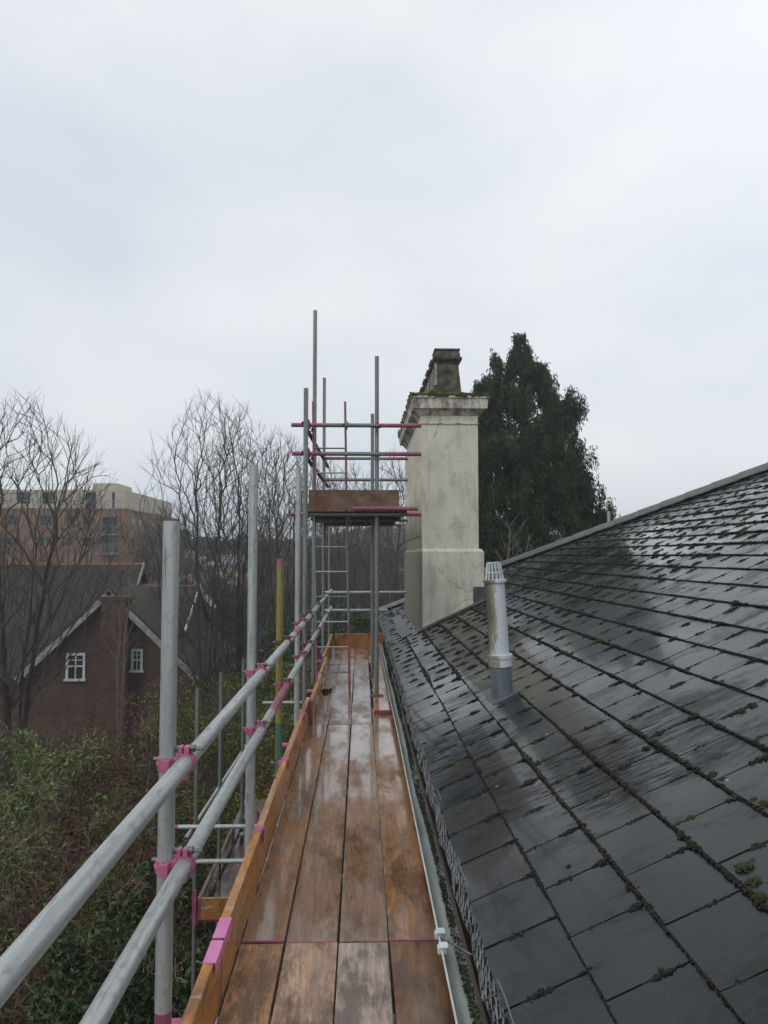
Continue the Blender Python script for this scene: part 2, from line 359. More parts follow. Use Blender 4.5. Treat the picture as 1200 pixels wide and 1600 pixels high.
m = NT('flue_pipe_paint'); n1 = m.noise(m.coord((1, 1, .35)), 7, 6, .7)
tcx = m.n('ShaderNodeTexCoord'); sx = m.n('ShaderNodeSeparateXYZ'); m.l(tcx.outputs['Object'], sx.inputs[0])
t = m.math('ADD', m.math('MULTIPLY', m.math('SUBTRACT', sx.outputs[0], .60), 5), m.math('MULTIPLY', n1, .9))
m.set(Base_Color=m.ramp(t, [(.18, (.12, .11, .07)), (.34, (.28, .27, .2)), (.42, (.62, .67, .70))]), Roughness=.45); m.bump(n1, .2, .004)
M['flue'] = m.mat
# ================================================================== the house we stand beside
random.seed(4); rng = np.random.default_rng(7)
house = thing('slate_house', 'house with wet mossy slate hipped roof on the right of the walkway', 'house', (EX, 0, 0))
GZ = -8.0
ridge_y = hip_y(RIDGE_S)
Y0 = -4.0
# body of the house, kept inside the eaves
b = MB(); xw = EX + .28; xr = rp(RIDGE_S, 0).x; zr = rp(RIDGE_S, 0).z
b.box((xw, Y0, GZ), (2 * xr - xw, 17.6, EZ - .1)); b.build('wall', M['wall'], house)
# underlay: solid planes of the four roof slopes, just under the slates
b = MB(); y_e = hip_y(0)
A_ = rp(.02, Y0, -.03); B_ = rp(.02, y_e - .03, -.03); C_ = rp(RIDGE_S, ridge_y, -.03); D_ = rp(RIDGE_S, Y0, -.03)
far = Vector((2 * xr - EX, y_e, EZ)); far0 = Vector((2 * xr - EX, Y0, EZ))
b.add([A_, B_, C_, D_], [(0, 3, 2, 1)]); b.add([B_, far, C_], [(0, 1, 2)]); b.add([D_, C_, far, far0], [(0, 1, 2, 3)])
b.add([(EX + .03, Y0, EZ - .05), (EX + .03, y_e, EZ - .05), far - Vector((0, 0, .05)), far0 - Vector((0, 0, .05))], [(0, 1, 2, 3)])
b.add([A_, D_, far0], [(0, 1, 2)])
b.build('roof_underlay', M['black'], house)
# slates
G, W = .276, .352
V = []; Fq = []; At = []; Mi = []
ncourse = int(RIDGE_S / G) + 1
joints = []
for i in range(ncourse):
    s0 = i * G + (0 if i else -.012); s1 = (i + 1) * G + .02
    off = (.5 if i % 2 else 0) * W + random.uniform(-.012, .012)
    k0 = int((Y0 - off) / W) - 1
    y = Y0 + off - W
    while y < hip_y(s0):
        wv = W
        a, c = y + .003 + random.random() * .003, y + wv - .003 - random.random() * .003
        yl = hip_y(s0) + .02; yh = hip_y(s1) + .02
        if c > Y0 and a < yl:
            n_t = .0135 + random.uniform(-.001, .002); n_h = .003
            ds = random.uniform(-.004, .004); tl = random.uniform(-.0015, .0015)
            c0 = min(c, yl); c1 = min(c, yh); a1 = min(a, yh)
            th = .007
            q = [rp(s0 + ds, a, n_t + tl), rp(s0 + ds + random.uniform(-.003, .003), c0, n_t - tl), rp(s1, max(c1, a1 + .001), n_h), rp(s1, a1, n_h)]
            q += [p - NRM * th for p in q]
            bse = len(V); V += [tuple(p) for p in q]; r_ = random.random(); At += [r_] * 8
            for f in ((0, 3, 2, 1), (0, 1, 5, 4), (1, 2, 6, 5), (3, 0, 4, 7)): Fq.append([bse + t_ for t_ in f])
        joints.append((i, y, s0, s1)); y += wv
sl_o = np_mesh('roof_slates', np.array(V), np.array(Fq), M['slate'], house, attr=At)
# moss growing in the joints: clumps sized by growth, some joints bare
ICO_V = []; ph = (1 + 5 ** .5) / 2
for a, b_ in ((1, ph), (-1, ph), (1, -ph), (-1, -ph)): ICO_V += [(0, a, b_), (a, b_, 0), (b_, 0, a)]
ICO_V = np.array(ICO_V, dtype=float); ICO_V /= np.linalg.norm(ICO_V[0])
_d = np.linalg.norm(ICO_V[:, None] - ICO_V[None], axis=2); L_ = sorted(set(np.round(_d.ravel(), 4)))[1]
ICO_F = []
for i in range(12):
    for j in range(i + 1, 12):
        for k in range(j + 1, 12):
            if all(abs(x - L_) < .01 for x in (_d[i, j], _d[j, k], _d[i, k])):
                nrm = np.cross(ICO_V[j] - ICO_V[i], ICO_V[k] - ICO_V[i])
                ICO_F.append((i, j, k) if nrm @ ICO_V[i] > 0 else (i, k, j))
ICO_F = np.array(ICO_F)
def blobs(cs, rs, flat, ex=None):
    """cs (n,3) centres, rs (n,) radii, flattened along roof normal"""
    n = len(cs); cs = np.array(cs); rs = np.array(rs)
    j = 1 + rng.uniform(-.3, .3, (n, 12, 1)); v = ICO_V[None] * j
    N_ = np.array(NRM); dn = (v @ N_)[..., None] * N_
    v = v - dn * (1 - flat)
    if ex is not None: v[:, :, 1] *= ex[0]; 
    v = v * rs[:, None, None] + cs[:, None]
    f = ICO_F[None] + (np.arange(n) * 12)[:, None, None]
    return v.reshape(-1, 3), f.reshape(-1, 3)
def vn(y, s, q):      # cheap smooth random field
    return math.sin(y * 1.7 * q + s * 2.3) + math.sin(y * .83 * q - s * 3.1 + 1.3) + math.sin(y * 3.9 * q + s * 5.3 + .6)
cs = []; rs = []; csb = []; rsb = []
def dens(d): return 1.0 if d < 5 else (.75 if d < 8 else .5)
for i in range(ncourse):                       # along every course line
    s = i * G
    if i == 0: continue
    y = -.3
    while y < hip_y(s):
        d = max(y, .5); g_ = vn(y, s, 1.0) + .8 * math.sin(y * 17 + i * 2.2) + random.gauss(0, .4)
        if g_ > -2.3:
            gg = max(0, g_ + 1.2); wsp = .0012 + .0008 * gg
            for rep in range(1 + int(gg * (.9 if d < 5 else .4) * random.random() * 1.6)):
                r_ = random.uniform(.0036, .0066) * (.85 + .16 * gg) * (1 if d < 3.5 else (1.3 if d < 7 else 2.0))
                p = rp(s - .004 + random.gauss(0, wsp), y + random.gauss(0, .003), .008 + r_ * .2 + abs(random.gauss(0, .0012 * gg)))
                if g_ > 2.2 and random.random() < .5: csb.append(tuple(p)); rsb.append(r_)
                else: cs.append(tuple(p)); rs.append(r_)
        y += random.uniform(.0045, .0085) * (1 if d < 4 else (1.5 if d < 8 else 2.6))
for (i, y, s0, s1) in joints:                  # in the joints between slates
    if y < -.6: continue
    amt = random.random()
    if amt < .06: continue
    s = s0; fq = random.uniform(18, 40); fp = random.uniform(0, 6)
    while s < s1 - .01:
        if y > hip_y(s): break
        g_ = amt * 1.1 - .15 + math.sin(s * fq + fp) * 1.1 + random.gauss(0, .25)
        if g_ > .1:
            for rep in range(1 + int(g_ * (2.2 if y < 5 else 1.0) * random.random() * 1.5)):
                r_ = random.uniform(.003, .0055) * (1 + .5 * min(g_, 2)) * (1 if y < 3.5 else (1.5 if y < 7 else 2.7))
                p = rp(s, y + random.gauss(0, .0015 + .0035 * max(0, g_)), .005 + r_ * .2 + abs(random.gauss(0, .0015 * max(0, g_))))
                (csb if amt > .86 else cs).append(tuple(p)); (rsb if amt > .86 else rs).append(r_)
        s += random.uniform(.0045, .0085) * (1 if y < 4 else (1.5 if y < 8 else 2.6))
for (px, py, r_) in ((1165, 1362, .035), (1180, 1385, .03), (1192, 1410, .032), (1195, 1262, .03), (1180, 1255, .022), (1115, 1215, .026), (1130, 1222, .02), (1010, 1172, .018),
                     (1066, 1307, .022), (1085, 1325, .018), (890, 1357, .012), (982, 1391, .012), (1000, 1392, .012), (1160, 1115, .02), (1130, 1068, .02), (1175, 1105, .022), (1150, 945, .04), (790, 1270, .02)):
    for k in range(60):
        p = on_roof(px, py) + U * random.gauss(0, r_ * .4) + AX * random.gauss(0, r_ * .5); p += NRM * (.010 + max(0, r_ * .5 - (p - on_roof(px, py)).length * .5))
        csb.append(tuple(p)); rsb.append(r_ * random.uniform(.12, .28))
print('moss', len(cs), len(csb))
for nm, a, b_, mm in (('moss', cs, rs, M['moss']), ('moss', csb, rsb, M['mossb'])):
    v, f = blobs(a, b_, .62); o = np_mesh(nm, v, f, mm, house, smooth=True); o['kind'] = 'stuff'
# hip capping
b = MB(); hs_ = 0.0; hv = (rp(RIDGE_S, ridge_y) - rp(0, hip_y(0)))
hl = hv.length; hd = hv.normalized(); side = hd.cross(Vector((0, 0, 1))).normalized(); up = side.cross(hd)
n = int(hl / .46)
for k in range(n):
    p0 = rp(0, hip_y(0), .055) + hd * (k * .46); p1 = p0 + hd * .475; lift = .006
    prof = [(-.15, -.075), (-.085, -.01), (-.03, .035), (.03, .035), (.085, -.01), (.15, -.075)]
    vs = []
    for q, e in ((p0, .01), (p1, 0)):
        vs += [q + side * x_ * 1.0 + up * (z_ + e + .022) for x_, z_ in prof]
        vs += [q + side * x_ + up * (z_ + e + .002) for x_, z_ in prof]
    m_ = len(prof); fs = []
    for j in range(m_ - 1): fs += [(j, 2 * m_ + j, 2 * m_ + j + 1, j + 1), (m_ + j, m_ + j + 1, 3 * m_ + j + 1, 3 * m_ + j), (j, j + 1, m_ + j + 1, m_ + j), (2 * m_ + j, 3 * m_ + j, 3 * m_ + j + 1, 2 * m_ + j + 1)]
    fs += [(0, m_, 3 * m_, 2 * m_), (m_ - 1, 3 * m_ - 1, 4 * m_ - 1, 2 * m_ - 1)]
    b.add(vs, fs)
# ridge capping
p = rp(RIDGE_S, ridge_y)
for k in range(26):
    b.obox((p.x, p.y - .23 - k * .46, p.z + .03 + .002 * (k % 2)), ((1, 0, 0), (0, 1, 0), (0, 0, 1)), (.12, .229, .025))
b.build('hip_tile', M['hip'], house)['label'] = 'grey overlapping hip tiles'
# small vent pipe standing beyond the hip
q = aY(951, 812, 13.9); b = MB(); b.tube((q.x, q.y, q.z - .8), (q.x, q.y, q.z + .16), .028, n=12); b.build('vent_pipe', M['galv'], house, True)
# dark fascia, eave soffit
b = MB(); b.box((EX + .022, Y0, EZ - .36), (EX + .05, 18.1, EZ - .045)); b.box((EX + .052, Y0, EZ - .34), (EX + .35, 17.9, EZ - .31)); b.build('fascia', M['black'], house)
# gutter: a half-round trough, lip with its edge highlight painted pale, wet dirt and moss inside
GX0 = .208 * 1.53; GZ0 = H - 1.53; GR = .041; GXc = GX0 + GR; GY1 = 17.9
b = MB(); n = 12; ys = [Y0 + (GY1 - Y0) * i / 24 for i in range(25)]
prof = [(GXc + GR * math.cos(math.pi + math.pi * i / n), GZ0 + .052 * math.sin(math.pi + math.pi * i / n)) for i in range(n + 1)]
prof2 = [(GXc + (GR + .004) * math.cos(math.pi + math.pi * i / n), GZ0 + .056 * math.sin(math.pi + math.pi * i / n)) for i in range(n + 1)]
vs = []; fs = []
wob = [random.gauss(0, .0015) for _ in ys]
for y, wb in zip(ys, wob): vs += [(x_ + wb, y, z_ + wb * .6) for x_, z_ in prof] + [(x_ + wb, y, z_ + wb * .6 + .0005) for x_, z_ in prof2]
k = 2 * (n + 1)
for i in range(24):
    for j in range(n):
        fs += [(i * k + j, (i + 1) * k + j, (i + 1) * k + j + 1, i * k + j + 1), (i * k + n + 1 + j, i * k + n + 2 + j, (i + 1) * k + n + 2 + j, (i + 1) * k + n + 1 + j)]
b.add(vs, fs); gut = b.build('gutter', M['gutter'], house, True)
b = MB()
for i in range(24): b.tube((GX0 - .003 + wob[i], ys[i], GZ0 + .004), (GX0 - .003 + wob[i + 1], ys[i + 1], GZ0 + .004), .0042, n=6)
b.build('gutter_lip', M['gutterlip'], gut, True)
# debris along the inner side of the trough
c1 = []; r1 = []; c2 = []; r2 = []
y = .8
while y < 17:
    for k in range(5):
        wdt = .5 + .5 * math.sin(y * 2.1) * math.sin(y * .7 + 1)
        x = GXc + GR * (.95 - random.random() * (.35 + .45 * wdt)); zz = GZ0 - .05 * math.sqrt(max(0, 1 - ((x - GXc) / GR) ** 2)) + .006 + .02 * max(0, (x - GXc) / GR) * random.random()
        (c2 if random.random() < .6 else c1).append((x, y, zz)); r = random.uniform(.0018, .0048); (r2 if len(r2) < len(c2) else r1).append(r)
    y += random.uniform(.003, .007) * (1 if math.sin(y * 3.3) + math.sin(y * 7.9) > -.9 else 2.5)
v, f = blobs(c1, r1, .7); o = np_mesh('gutter_dirt', v, f, M['moss'], gut, smooth=True); o['kind'] = 'stuff'
v, f = blobs(c2, r2, .7); o = np_mesh('gutter_moss', v, f, M['mossb'], gut, smooth=True); o['kind'] = 'stuff'
# gutter union bracket with two clips
q = aZ(688, 1472, GZ0)
for dy in (-.055, .055):
    b = MB(); yy = q.y + dy
    b.box((GX0 - .018, yy - .016, GZ0 - .012), (GX0 + .016, yy + .016, GZ0 + .013)); b.box((GX0 - .012, yy - .022, GZ0 + .0135), (GX0 + .024, yy + .022, GZ0 + .019))
    b.build('gutter_clip', M['gutterlip'], gut, bevel=.003)
b = MB(); b.tube((GX0 + .01, q.y + .02, GZ0 + .006), (GX0 + .11, q.y - .10, GZ0 - .0), .005, n=6); b.build('gutter_strap', M['bolt'], gut)
# wire mesh guard standing between gutter and slate edge
b = MB(); top = Vector((EX - .004, 0, EZ + .004)); bot = Vector((.286 * 1.50, 0, H - 1.50)); ny = int(17.5 / .03)
def gp(t, y):
    wv = .007 * math.sin(y * 9) + .005 * math.sin(y * 23 + 2) + (.02 * max(0, 2.6 - y) * math.sin(y * 31 + t * 5) * .5)
    ztop = .01 * math.sin(y * 6.1) * t; return bot.lerp(top, t) + Vector((wv * (1 - t * .3) - .003, y, ztop + wv * .3))
rows = 5
for j in range(ny):
    y = .7 + j * .03
    if y > 17.6: break
    for r_ in range(rows):
        t0, t1 = r_ / rows, (r_ + 1) / rows
        sg = 1 if (r_ + j) % 2 else -1
        if random.random() < .12: continue
        jy = random.gauss(0, .005); b.tube(gp(t0, y - .015 * sg + jy), gp(t1, y + .015 * sg - jy), random.uniform(.0016, .0032), n=3, caps=False)
        if j % 2 == 0: b.tube(gp(t0, y + .008), gp(t1, y + .03), .0018, n=3, caps=False)
ys_ = np.arange(.7, 17.6, .12)
for t_ in (0, 1): 
    for i in range(len(ys_) - 1): b.tube(gp(t_, ys_[i]), gp(t_, ys_[i + 1]), .003, n=4, caps=False)
b.build('mesh_guard', M['wire'], house)['label'] = 'crumpled grey wire mesh along the slate edge'
b = MB()  # black sheet added behind the mesh, painting the shade of the eave gap
vs = []; fs = []
for i, y in enumerate(np.arange(Y0, 17.6, .25)):
    vs += [(bot.x + .016, y, bot.z - .02), (EX + .016, y, EZ - .008)]
    if i: fs.append((2 * i - 2, 2 * i, 2 * i + 1, 2 * i - 1))
b.add(vs, fs); b.build('gap_shade_backing', M['black'], house)
# ------------------------------------------------------------------ chimney stack (part of the house)
cx0, cx1, cy0, cy1 = .90, 1.93, 11.5, 15.3
zt = H + (868 - 640) / F * 11.5; zpl = H + (868 - 862) / F * 11.5
zb = rp(.2, 0).z - .2
b = MB(); e = .045
sx0, sx1, sy0, sy1 = cx0 + e, cx1 - e - .03, cy0 + e, cy1 - e
b.box((sx0, sy0, zpl), (sx1, sy1, zt))
stack = b.build('chimney_stack', M['render'], house, bevel=.008)
stack['label'] = 'tall cream rendered chimney stack, stained and cracked'
# move texture origin to the roof line under the stack
b = MB(); b.box((cx0, cy0, zb), (cx1, cy1, zpl)); b.frustum(((cx0 + cx1) / 2, (cy0 + cy1) / 2), (cx1 - cx0) / 2, (cy1 - cy0) / 2, (cx1 - cx0) / 2 - .04, (cy1 - cy0) / 2 - .04, zpl, zpl + .045)
b.build('plinth', M['render'], stack, bevel=.006)
# raised pilaster strips on the long side
b = MB()
for k in range(6):
    y = sy0 + .12 + k * .62
    b.box((sx0 - .03, y, zpl + .25), (sx0, y + .36, zt - .2)); b.box((sx0 - .045, y + .06, zpl + .3), (sx0 - .03, y + .12, zt - .26))
b.build('pilaster', M['render'], stack)
b = MB(); c_ = ((sx0 + sx1) / 2, (sy0 + sy1) / 2); hw, hd2 = (sx1 - sx0) / 2, (sy1 - sy0) / 2
b.frustum(c_, hw + .02, hd2 + .02, hw + .02, hd2 + .02, zt - .2, zt - .18)
b.frustum(c_, hw + .015, hd2 + .015, hw + .05, hd2 + .05, zt - .06, zt - .01)
b.frustum(c_, hw + .05, hd2 + .05, hw + .09, hd2 + .09, zt - .01, zt + .03)
b.frustum(c_, hw + .13, hd2 + .13, hw + .15, hd2 + .15, zt + .03, zt + .19)
b.frustum(c_, hw + .17, hd2 + .17, hw + .17, hd2 + .17, zt + .19, zt + .225)
b.frustum(c_, hw + .15, hd2 + .15, hw - .1, hd2 - .1, zt + .225, zt + .27)
cor = b.build('cornice', M['cornice'], stack, bevel=.004)
# moss on the cap
c1 = []; r1 = []
for k in range(4200):
    x = random.uniform(c_[0] - hw - .16, c_[0] + hw + .16); y = random.uniform(c_[1] - hd2 - .16, c_[1] + hd2 + .16)
    edge = min(x - (c_[0] - hw - .17), (c_[0] + hw + .17) - x, y - (c_[1] - hd2 - .17), (c_[1] + hd2 + .17) - y)
    if vn(y * 2, x * 2, 1.4) + random.gauss(0, .5) < -.6 and y > sy0 + .05: continue
    c1.append((x, y, zt + .235 + min(.045, edge * .25) + random.random() * .02)); r1.append(random.uniform(.014, .034))
for k in range(1700):
    if random.random() < .6: x = c_[0] + random.gauss(-.05, .3); y = c_[1] - hd2 - .165
    else: x = c_[0] - hw - .165; y = random.uniform(c_[1] - hd2 - .17, c_[1] + hd2)
    if abs(x - c_[0]) > hw + .17: continue
    g_ = vn(y * 3, x * 5, 1.3)
    if g_ < -.5: continue
    c1.append((x + random.gauss(0, .008), y + random.gauss(0, .008), zt + .215 + random.random() * .03 * (1 + max(0, g_)))); r1.append(random.uniform(.010, .022))
v, f = blobs(c1, r1, .8); o = np_mesh('cap_moss', v, f, M['mossc'], stack, smooth=True); o['kind'] = 'stuff'
for k in range(5):
    yc = 11.98 + k * .69
    b = MB(); xc = 1.40; zz = zt + .25
    b.frustum((xc, yc), .235, .235, .18, .18, zz, zz + .60, 0)
    for (ax_, ay_) in ((-1, -1), (-1, 1), (1, 1)):
        b.frustum((xc + ax_ * .19, yc + ay_ * .19), .026, .026, .02, .02, zz, zz + .59, 1)
    b.frustum((xc, yc), .19, .19, .215, .215, zz + .60, zz + .645, 0)
    b.frustum((xc, yc), .235, .235, .24, .24, zz + .645, zz + .69, 0)
    b.frustum((xc, yc), .215, .215, .195, .195, zz + .69, zz + .81, 0)
    b.frustum((xc, yc), .21, .21, .21, .21, zz + .81, zz + .84, 0)
    b.build('chimney_pot', [M['pot'], M['potlight']], stack, bevel=.006)
# lead flashing & mortar fillet at the base
b = MB(); 
for (s_a, s_b) in ((.46, 1.62),):
    p0 = rp(s_a, cy0 - .05, .03); p1 = rp(s_b, cy0 - .05, .03)
    b.obox((p0 + p1) / 2, (U, AX, NRM), ((p1 - p0).length / 2, .045, .016))
b.build('mortar_fillet', M['hip'], stack, bevel=.005)
b = MB(); p = rp(1.45, cy0 - .012, 0); b.box((p.x - .02, cy0 - .016, p.z - .05), (p.x + .26, cy0 - .002, p.z + .3)); b.box((cx1 + .002, cy0 - .02, p.z), (cx1 + .02, cy0 + .5, p.z + .34))
b.build('lead_flashing', M['lead'], stack)
b = MB(); p0 = rp(.30, cy0 + .1, .02); p1 = rp(.30, cy1, .02); b.obox((p0 + p1) / 2, (U, AX, NRM), (.09, (p1 - p0).length / 2, .006)); b.build('lead_apron', M['lead'], stack)
# ------------------------------------------------------------------ flue pipe
fb = on_roof(785, 1088); ft = aY(773, 910, fb.y); ax = (ft - fb).normalized(); r = .083
b = MB(); b.tube(fb + ax * .22, ft, r * .94, r * .9, 28); fl = b.build('flue_pipe', M['flue'], house, True); fl['label'] = 'pale round flue pipe leaning slightly, lichen on one side'
b = MB(); b.tube(fb - ax * .1, fb + ax * .24, r * 1.02, r * 1.0, 28); b.build('lead_sleeve', M['leadblue'], fl, True)
b = MB(); b.tube(fb + ax * .235, fb + ax * .30, r * 1.1, r * 1.12, 28); b.tube(fb + ax * .30, fb + ax * .325, r * 1.2, r * 1.2, 28); b.build('collar', M['flue'], fl, True)
b = MB(); b.obox(fb - NRM * .0 + U * .02, (U, AX, NRM), (.13, .15, .02)); b.build('lead_slate', M['lead'], fl, bevel=.01)
b = MB(); b.tube(ft, ft + ax * .02, r * 1.1, r * 1.1, 28); b.build('rim', M['flue'], fl, True)
b = MB(); n = 14; ct = ft + ax * .155; a_ = ax.orthogonal().normalized(); b2 = ax.cross(a_)
for i in range(n):
    t = 2 * math.pi * i / n; e_ = a_ * math.cos(t) + b2 * math.sin(t)
    b.tube(ft + e_ * r * .92, ct + e_ * r * .62, .0042, n=5)
b.ring(ct, ax, r * .55, r * .66, .005, 20); b.ring(ft + ax * .08, ax, r * .74, r * .80, .004, 20)
b.build('cage', M['gutterlip'], fl)
# ================================================================== walkway boards
LN = [-.541, -.318, -.094, .121, .349]
RUN = [(-.9, 3.23), (3.235, 7.27), (7.275, 11.2), (11.205, 13.4)]
TONE = [[(.65, .12), (.6, .35), (.3, .6), (-.25, .1)], [(.05, .05), (-.22, .2), (-.2, .2), (.15, .08)], [(-.15, .35), (-.2, .4), (-.1, .4), (.25, 0)], [(0, .2), (.1, .1), (0, .1), (.1, .1)]]
lane_n = ['beside the toe board', 'second from the toe board', 'third from the toe board', 'beside the gutter']
run_n = ['nearest run, in the foreground', 'second run from the camera', 'third run, under the small tower', 'farthest run by the end board']
def board_mesh(name, x0, x1, y0, y1, z0, z1, mat_, label, cat='scaffold board', group=None, pink=(1, 1), org=None, axis=1):
    b = MB(); e = .005
    # three stretches along the length; painted ends share the mesh
    segs = [(y0, y0 + e, 1 if pink[0] else 0), (y0 + e, y1 - e, 0), (y1 - e, y1, 1 if pink[1] else 0)]
    n = 10; ys = [y0, y0 + e] + [y0 + e + (y1 - y0 - 2 * e) * i / n for i in range(1, n)] + [y1 - e, y1]
    bow = random.gauss(0, .0025); cup = [bow * math.sin(math.pi * (y - y0) / (y1 - y0)) + random.gauss(0, .0004) for y in ys]
    vs = []
    for y, c_ in zip(ys, cup): vs += [(x0 + c_, y, z0), (x1 + c_, y, z0), (x1 + c_, y, z1 + c_ * .6), (x0 + c_, y, z1 + c_ * .6)]
    fs = []; ms = []
    for i in range(len(ys) - 1):
        for j in range(4):
            fs.append((4 * i + j, 4 * i + (j + 1) % 4, 4 * i + 4 + (j + 1) % 4, 4 * i + 4 + j)); ms.append(1 if ((i == 0 and pink[0]) or (i == len(ys) - 2 and pink[1])) else 0)
    fs += [(3, 2, 1, 0)]; ms.append(1 if pink[0] else 0)
    k = 4 * (len(ys) - 1); fs += [(k, k + 1, k + 2, k + 3)]; ms.append(1 if pink[1] else 0)
    b.v = vs; b.f = fs; b.m = ms
    o = b.build(name, [mat_, M['pinkd']], None, False, org or ((x0 + x1) / 2, (y0 + y1) / 2, z1), bevel=.003)
    return tag(o, label, cat, group)
for r_, (y0, y1) in enumerate(RUN):
    for l_ in range(4):
        x0, x1 = LN[l_] + .003 + (.036 if l_ == 0 else 0), LN[l_ + 1] - .004
        z1 = random.uniform(-.004, .002); yy0, yy1 = y0, y1
        sk = random.gauss(0, .002)
        if l_ == 3 and r_ == 1: yy1 = 8.0
        if l_ == 3 and r_ == 2: yy0 = 7.7; z1 = .042; x0 += .012; x1 += .012
        if l_ == 3 and r_ == 3: z1 = .03
        bo = board_mesh('scaffold_board', x0 + sk, x1 + sk, yy0 + random.uniform(0, .012), yy1, z1 - .038, z1, M['deck'],
                   'wet brown walkway board, %s, %s' % (lane_n[l_], run_n[r_]), group='boards of the walkway', pink=(l_ in (0, 1, 3), l_ in (1, 2)))
        bo['tone'], bo['greyed'] = TONE[r_][l_]; bo['dry'] = .75 if r_ == 0 else 0.0
# toe boards standing on edge
TB = [(-.6, 2.8, 0), (2.815, 7.45, 0), (7.3, 10.4, -.0), (10.42, 13.35, 0)]
tn = ['in the foreground with pink end', 'along the second run of boards', 'beside the foot of the ladder', 'near the far end of the walkway']
for (y0, y1, dx), t_ in zip(TB, tn):
    lap = -.041 if y0 == 2.815 else 0
    o = board_mesh('toe_board', -.545 + (.041 if y0 == 7.3 else 0), -.507 + (.041 if y0 == 7.3 else 0), y0, y1, .003, .228, M['toe'], 'orange-brown toe board on edge, left of the walkway, ' + t_, 'toe board', 'toe boards on the left edge')
    o['dry'] = .8; o['tone'] = .22
b = MB()
o = tag((lambda b: (b.box((-.47, 13.36, .003), (.42, 13.398, .235)), b.build('toe_board', M['toe'], None, False, (0, 13.38, .1), .003))[1])(MB()), 'orange-brown toe board closing the far end of the walkway', 'toe board')
# pink steel strap ends on the first toe board joint
for k, (ya, yb) in enumerate(((2.65, 2.80), (2.818, 2.97))):
    b = MB(); b.box((-.545, ya, .2285), (-.499, yb, .231)); b.box((-.502, ya, .19), (-.4995, yb, .2285))
    tag(b.build('strap', M['pinkb'], None, False, (-.52, (ya + yb) / 2, .229)), ('nearer' if k == 0 else 'farther') + ' pink end strap on the toe board joint', 'end strap')
# ================================================================== scaffold tubes and couplers
TR = .02415
def tube(p0, p1, label, mat_='galv', pink=(), r=TR, name='scaffold_tube', cat='scaffold tube', group=None, n=20, hollow=True, pm='pinkd'):
    """pink: stretches (from, to) in metres along the tube that are painted"""
    p0 = Vector(p0); p1 = Vector(p1); L = (p1 - p0).length
    ex = [a for a in pink if len(a) == 3]; pink = [a for a in pink if len(a) == 2]
    cuts = sorted(set([0, L] + [min(max(c, 0), L) for a in list(pink) + ex for c in a[:2]]))
    n_ext = max(1, int(L / .8)); b = MB()
    vs = []; fs = []; ms = []
    for c in cuts:
        for i in range(n): vs.append((r * math.cos(2 * math.pi * i / n), r * math.sin(2 * math.pi * i / n), c))
    for k in range(len(cuts) - 1):
        mid = (cuts[k] + cuts[k + 1]) / 2; mi = 1 if any(a <= mid <= b_ for a, b_ in pink) else (2 if any(e_[0] <= mid <= e_[1] for e_ in ex) else 0)
        for i in range(n): fs.append((k * n + i, k * n + (i + 1) % n, (k + 1) * n + (i + 1) % n, (k + 1) * n + i)); ms.append(mi)
    b.v = vs; b.f = fs; b.m = ms
    ri = r * .84
    for z, dz, dr in ((0, .12, 1), (L, -.12, -1)):        # open, hollow ends
        o0 = len(b.v)
        for rr, zz in ((r, z), (ri, z), (ri, z + dz)):
            b.v += [(rr * math.cos(2 * math.pi * i / n), rr * math.sin(2 * math.pi * i / n), zz) for i in range(n)]
        for q in (0, 1):
            for i in range(n):
                f = (o0 + q * n + i, o0 + q * n + (i + 1) % n, o0 + (q + 1) * n + (i + 1) % n, o0 + (q + 1) * n + i)
                b.f.append(f if dr < 0 else f[::-1]); b.m.append(1 if (q == 0 and pink and any(a <= z <= b_ for a, b_ in pink)) else 0)
        b.f.append(tuple(range(o0 + 2 * n, o0 + 3 * n)) if dr > 0 else tuple(range(o0 + 3 * n - 1, o0 + 2 * n - 1, -1))); b.m.append(0)
    o = b.build(name, [M[mat_], M[pm]] + ([M[ex[0][2]]] if ex else []), None, True)
    o.location = p0; o.rotation_euler = (p1 - p0).to_track_quat('Z', 'Y').to_euler()
    return tag(o, label, cat, group)
def coupler(pa, da, pb, db, label, mat_='pink', group='couplers on the scaffold', bolts=True):
    """double coupler: a band round the tube through pa (direction da) and one round the tube through pb"""
    pa = Vector(pa); pb = Vector(pb); da = Vector(da).normalized(); db = Vector(db).normalized()
    t = thing('coupler', label, 'coupler', (pa + pb) / 2, group)
    g = (pb - pa); gl = g.length; g = g.normalized() if gl > 1e-4 else da.cross(db)
    b = MB(); s = da.cross(g).normalized()
    b.obox(pa.lerp(pb, .5), (g, da, g.cross(da)), (max(.006, gl / 2 - .02), .02, .022)); b.build('body', M[mat_], t, bevel=.003)
    for (p, d, gg) in ((pa, da, g), (pb, db, -g)):
        b = MB(); b.ring(p, d, .0243, .0290, .017, 22); b.ring(p, d, .0288, .0325, .0035, 22)
        sd = d.cross(gg).normalized()
        # hinge lugs and bolt flange
        b.obox(p - sd * .036 + gg * .004, (sd, d, gg), (.010, .017, .012)); b.obox(p + sd * .036 - gg * .004, (sd, d, gg), (.012, .014, .007)); b.obox(p + sd * .036 + gg * .014, (sd, d, gg), (.012, .014, .005))
        b.build('clamp_band', M[mat_], t, True)
        if bolts:
            b = MB(); q = p + sd * .040; b.tube(q + gg * .03, q - gg * .052, .0058, n=8); b.tube(q - gg * .012, q - gg * .026, .0125, n=6); b.tube(q + gg * .02, q + gg * .03, .011, n=6)
            b.build('bolt', M['bolt'], t)
    return t
XP = -.567; XR = -.513
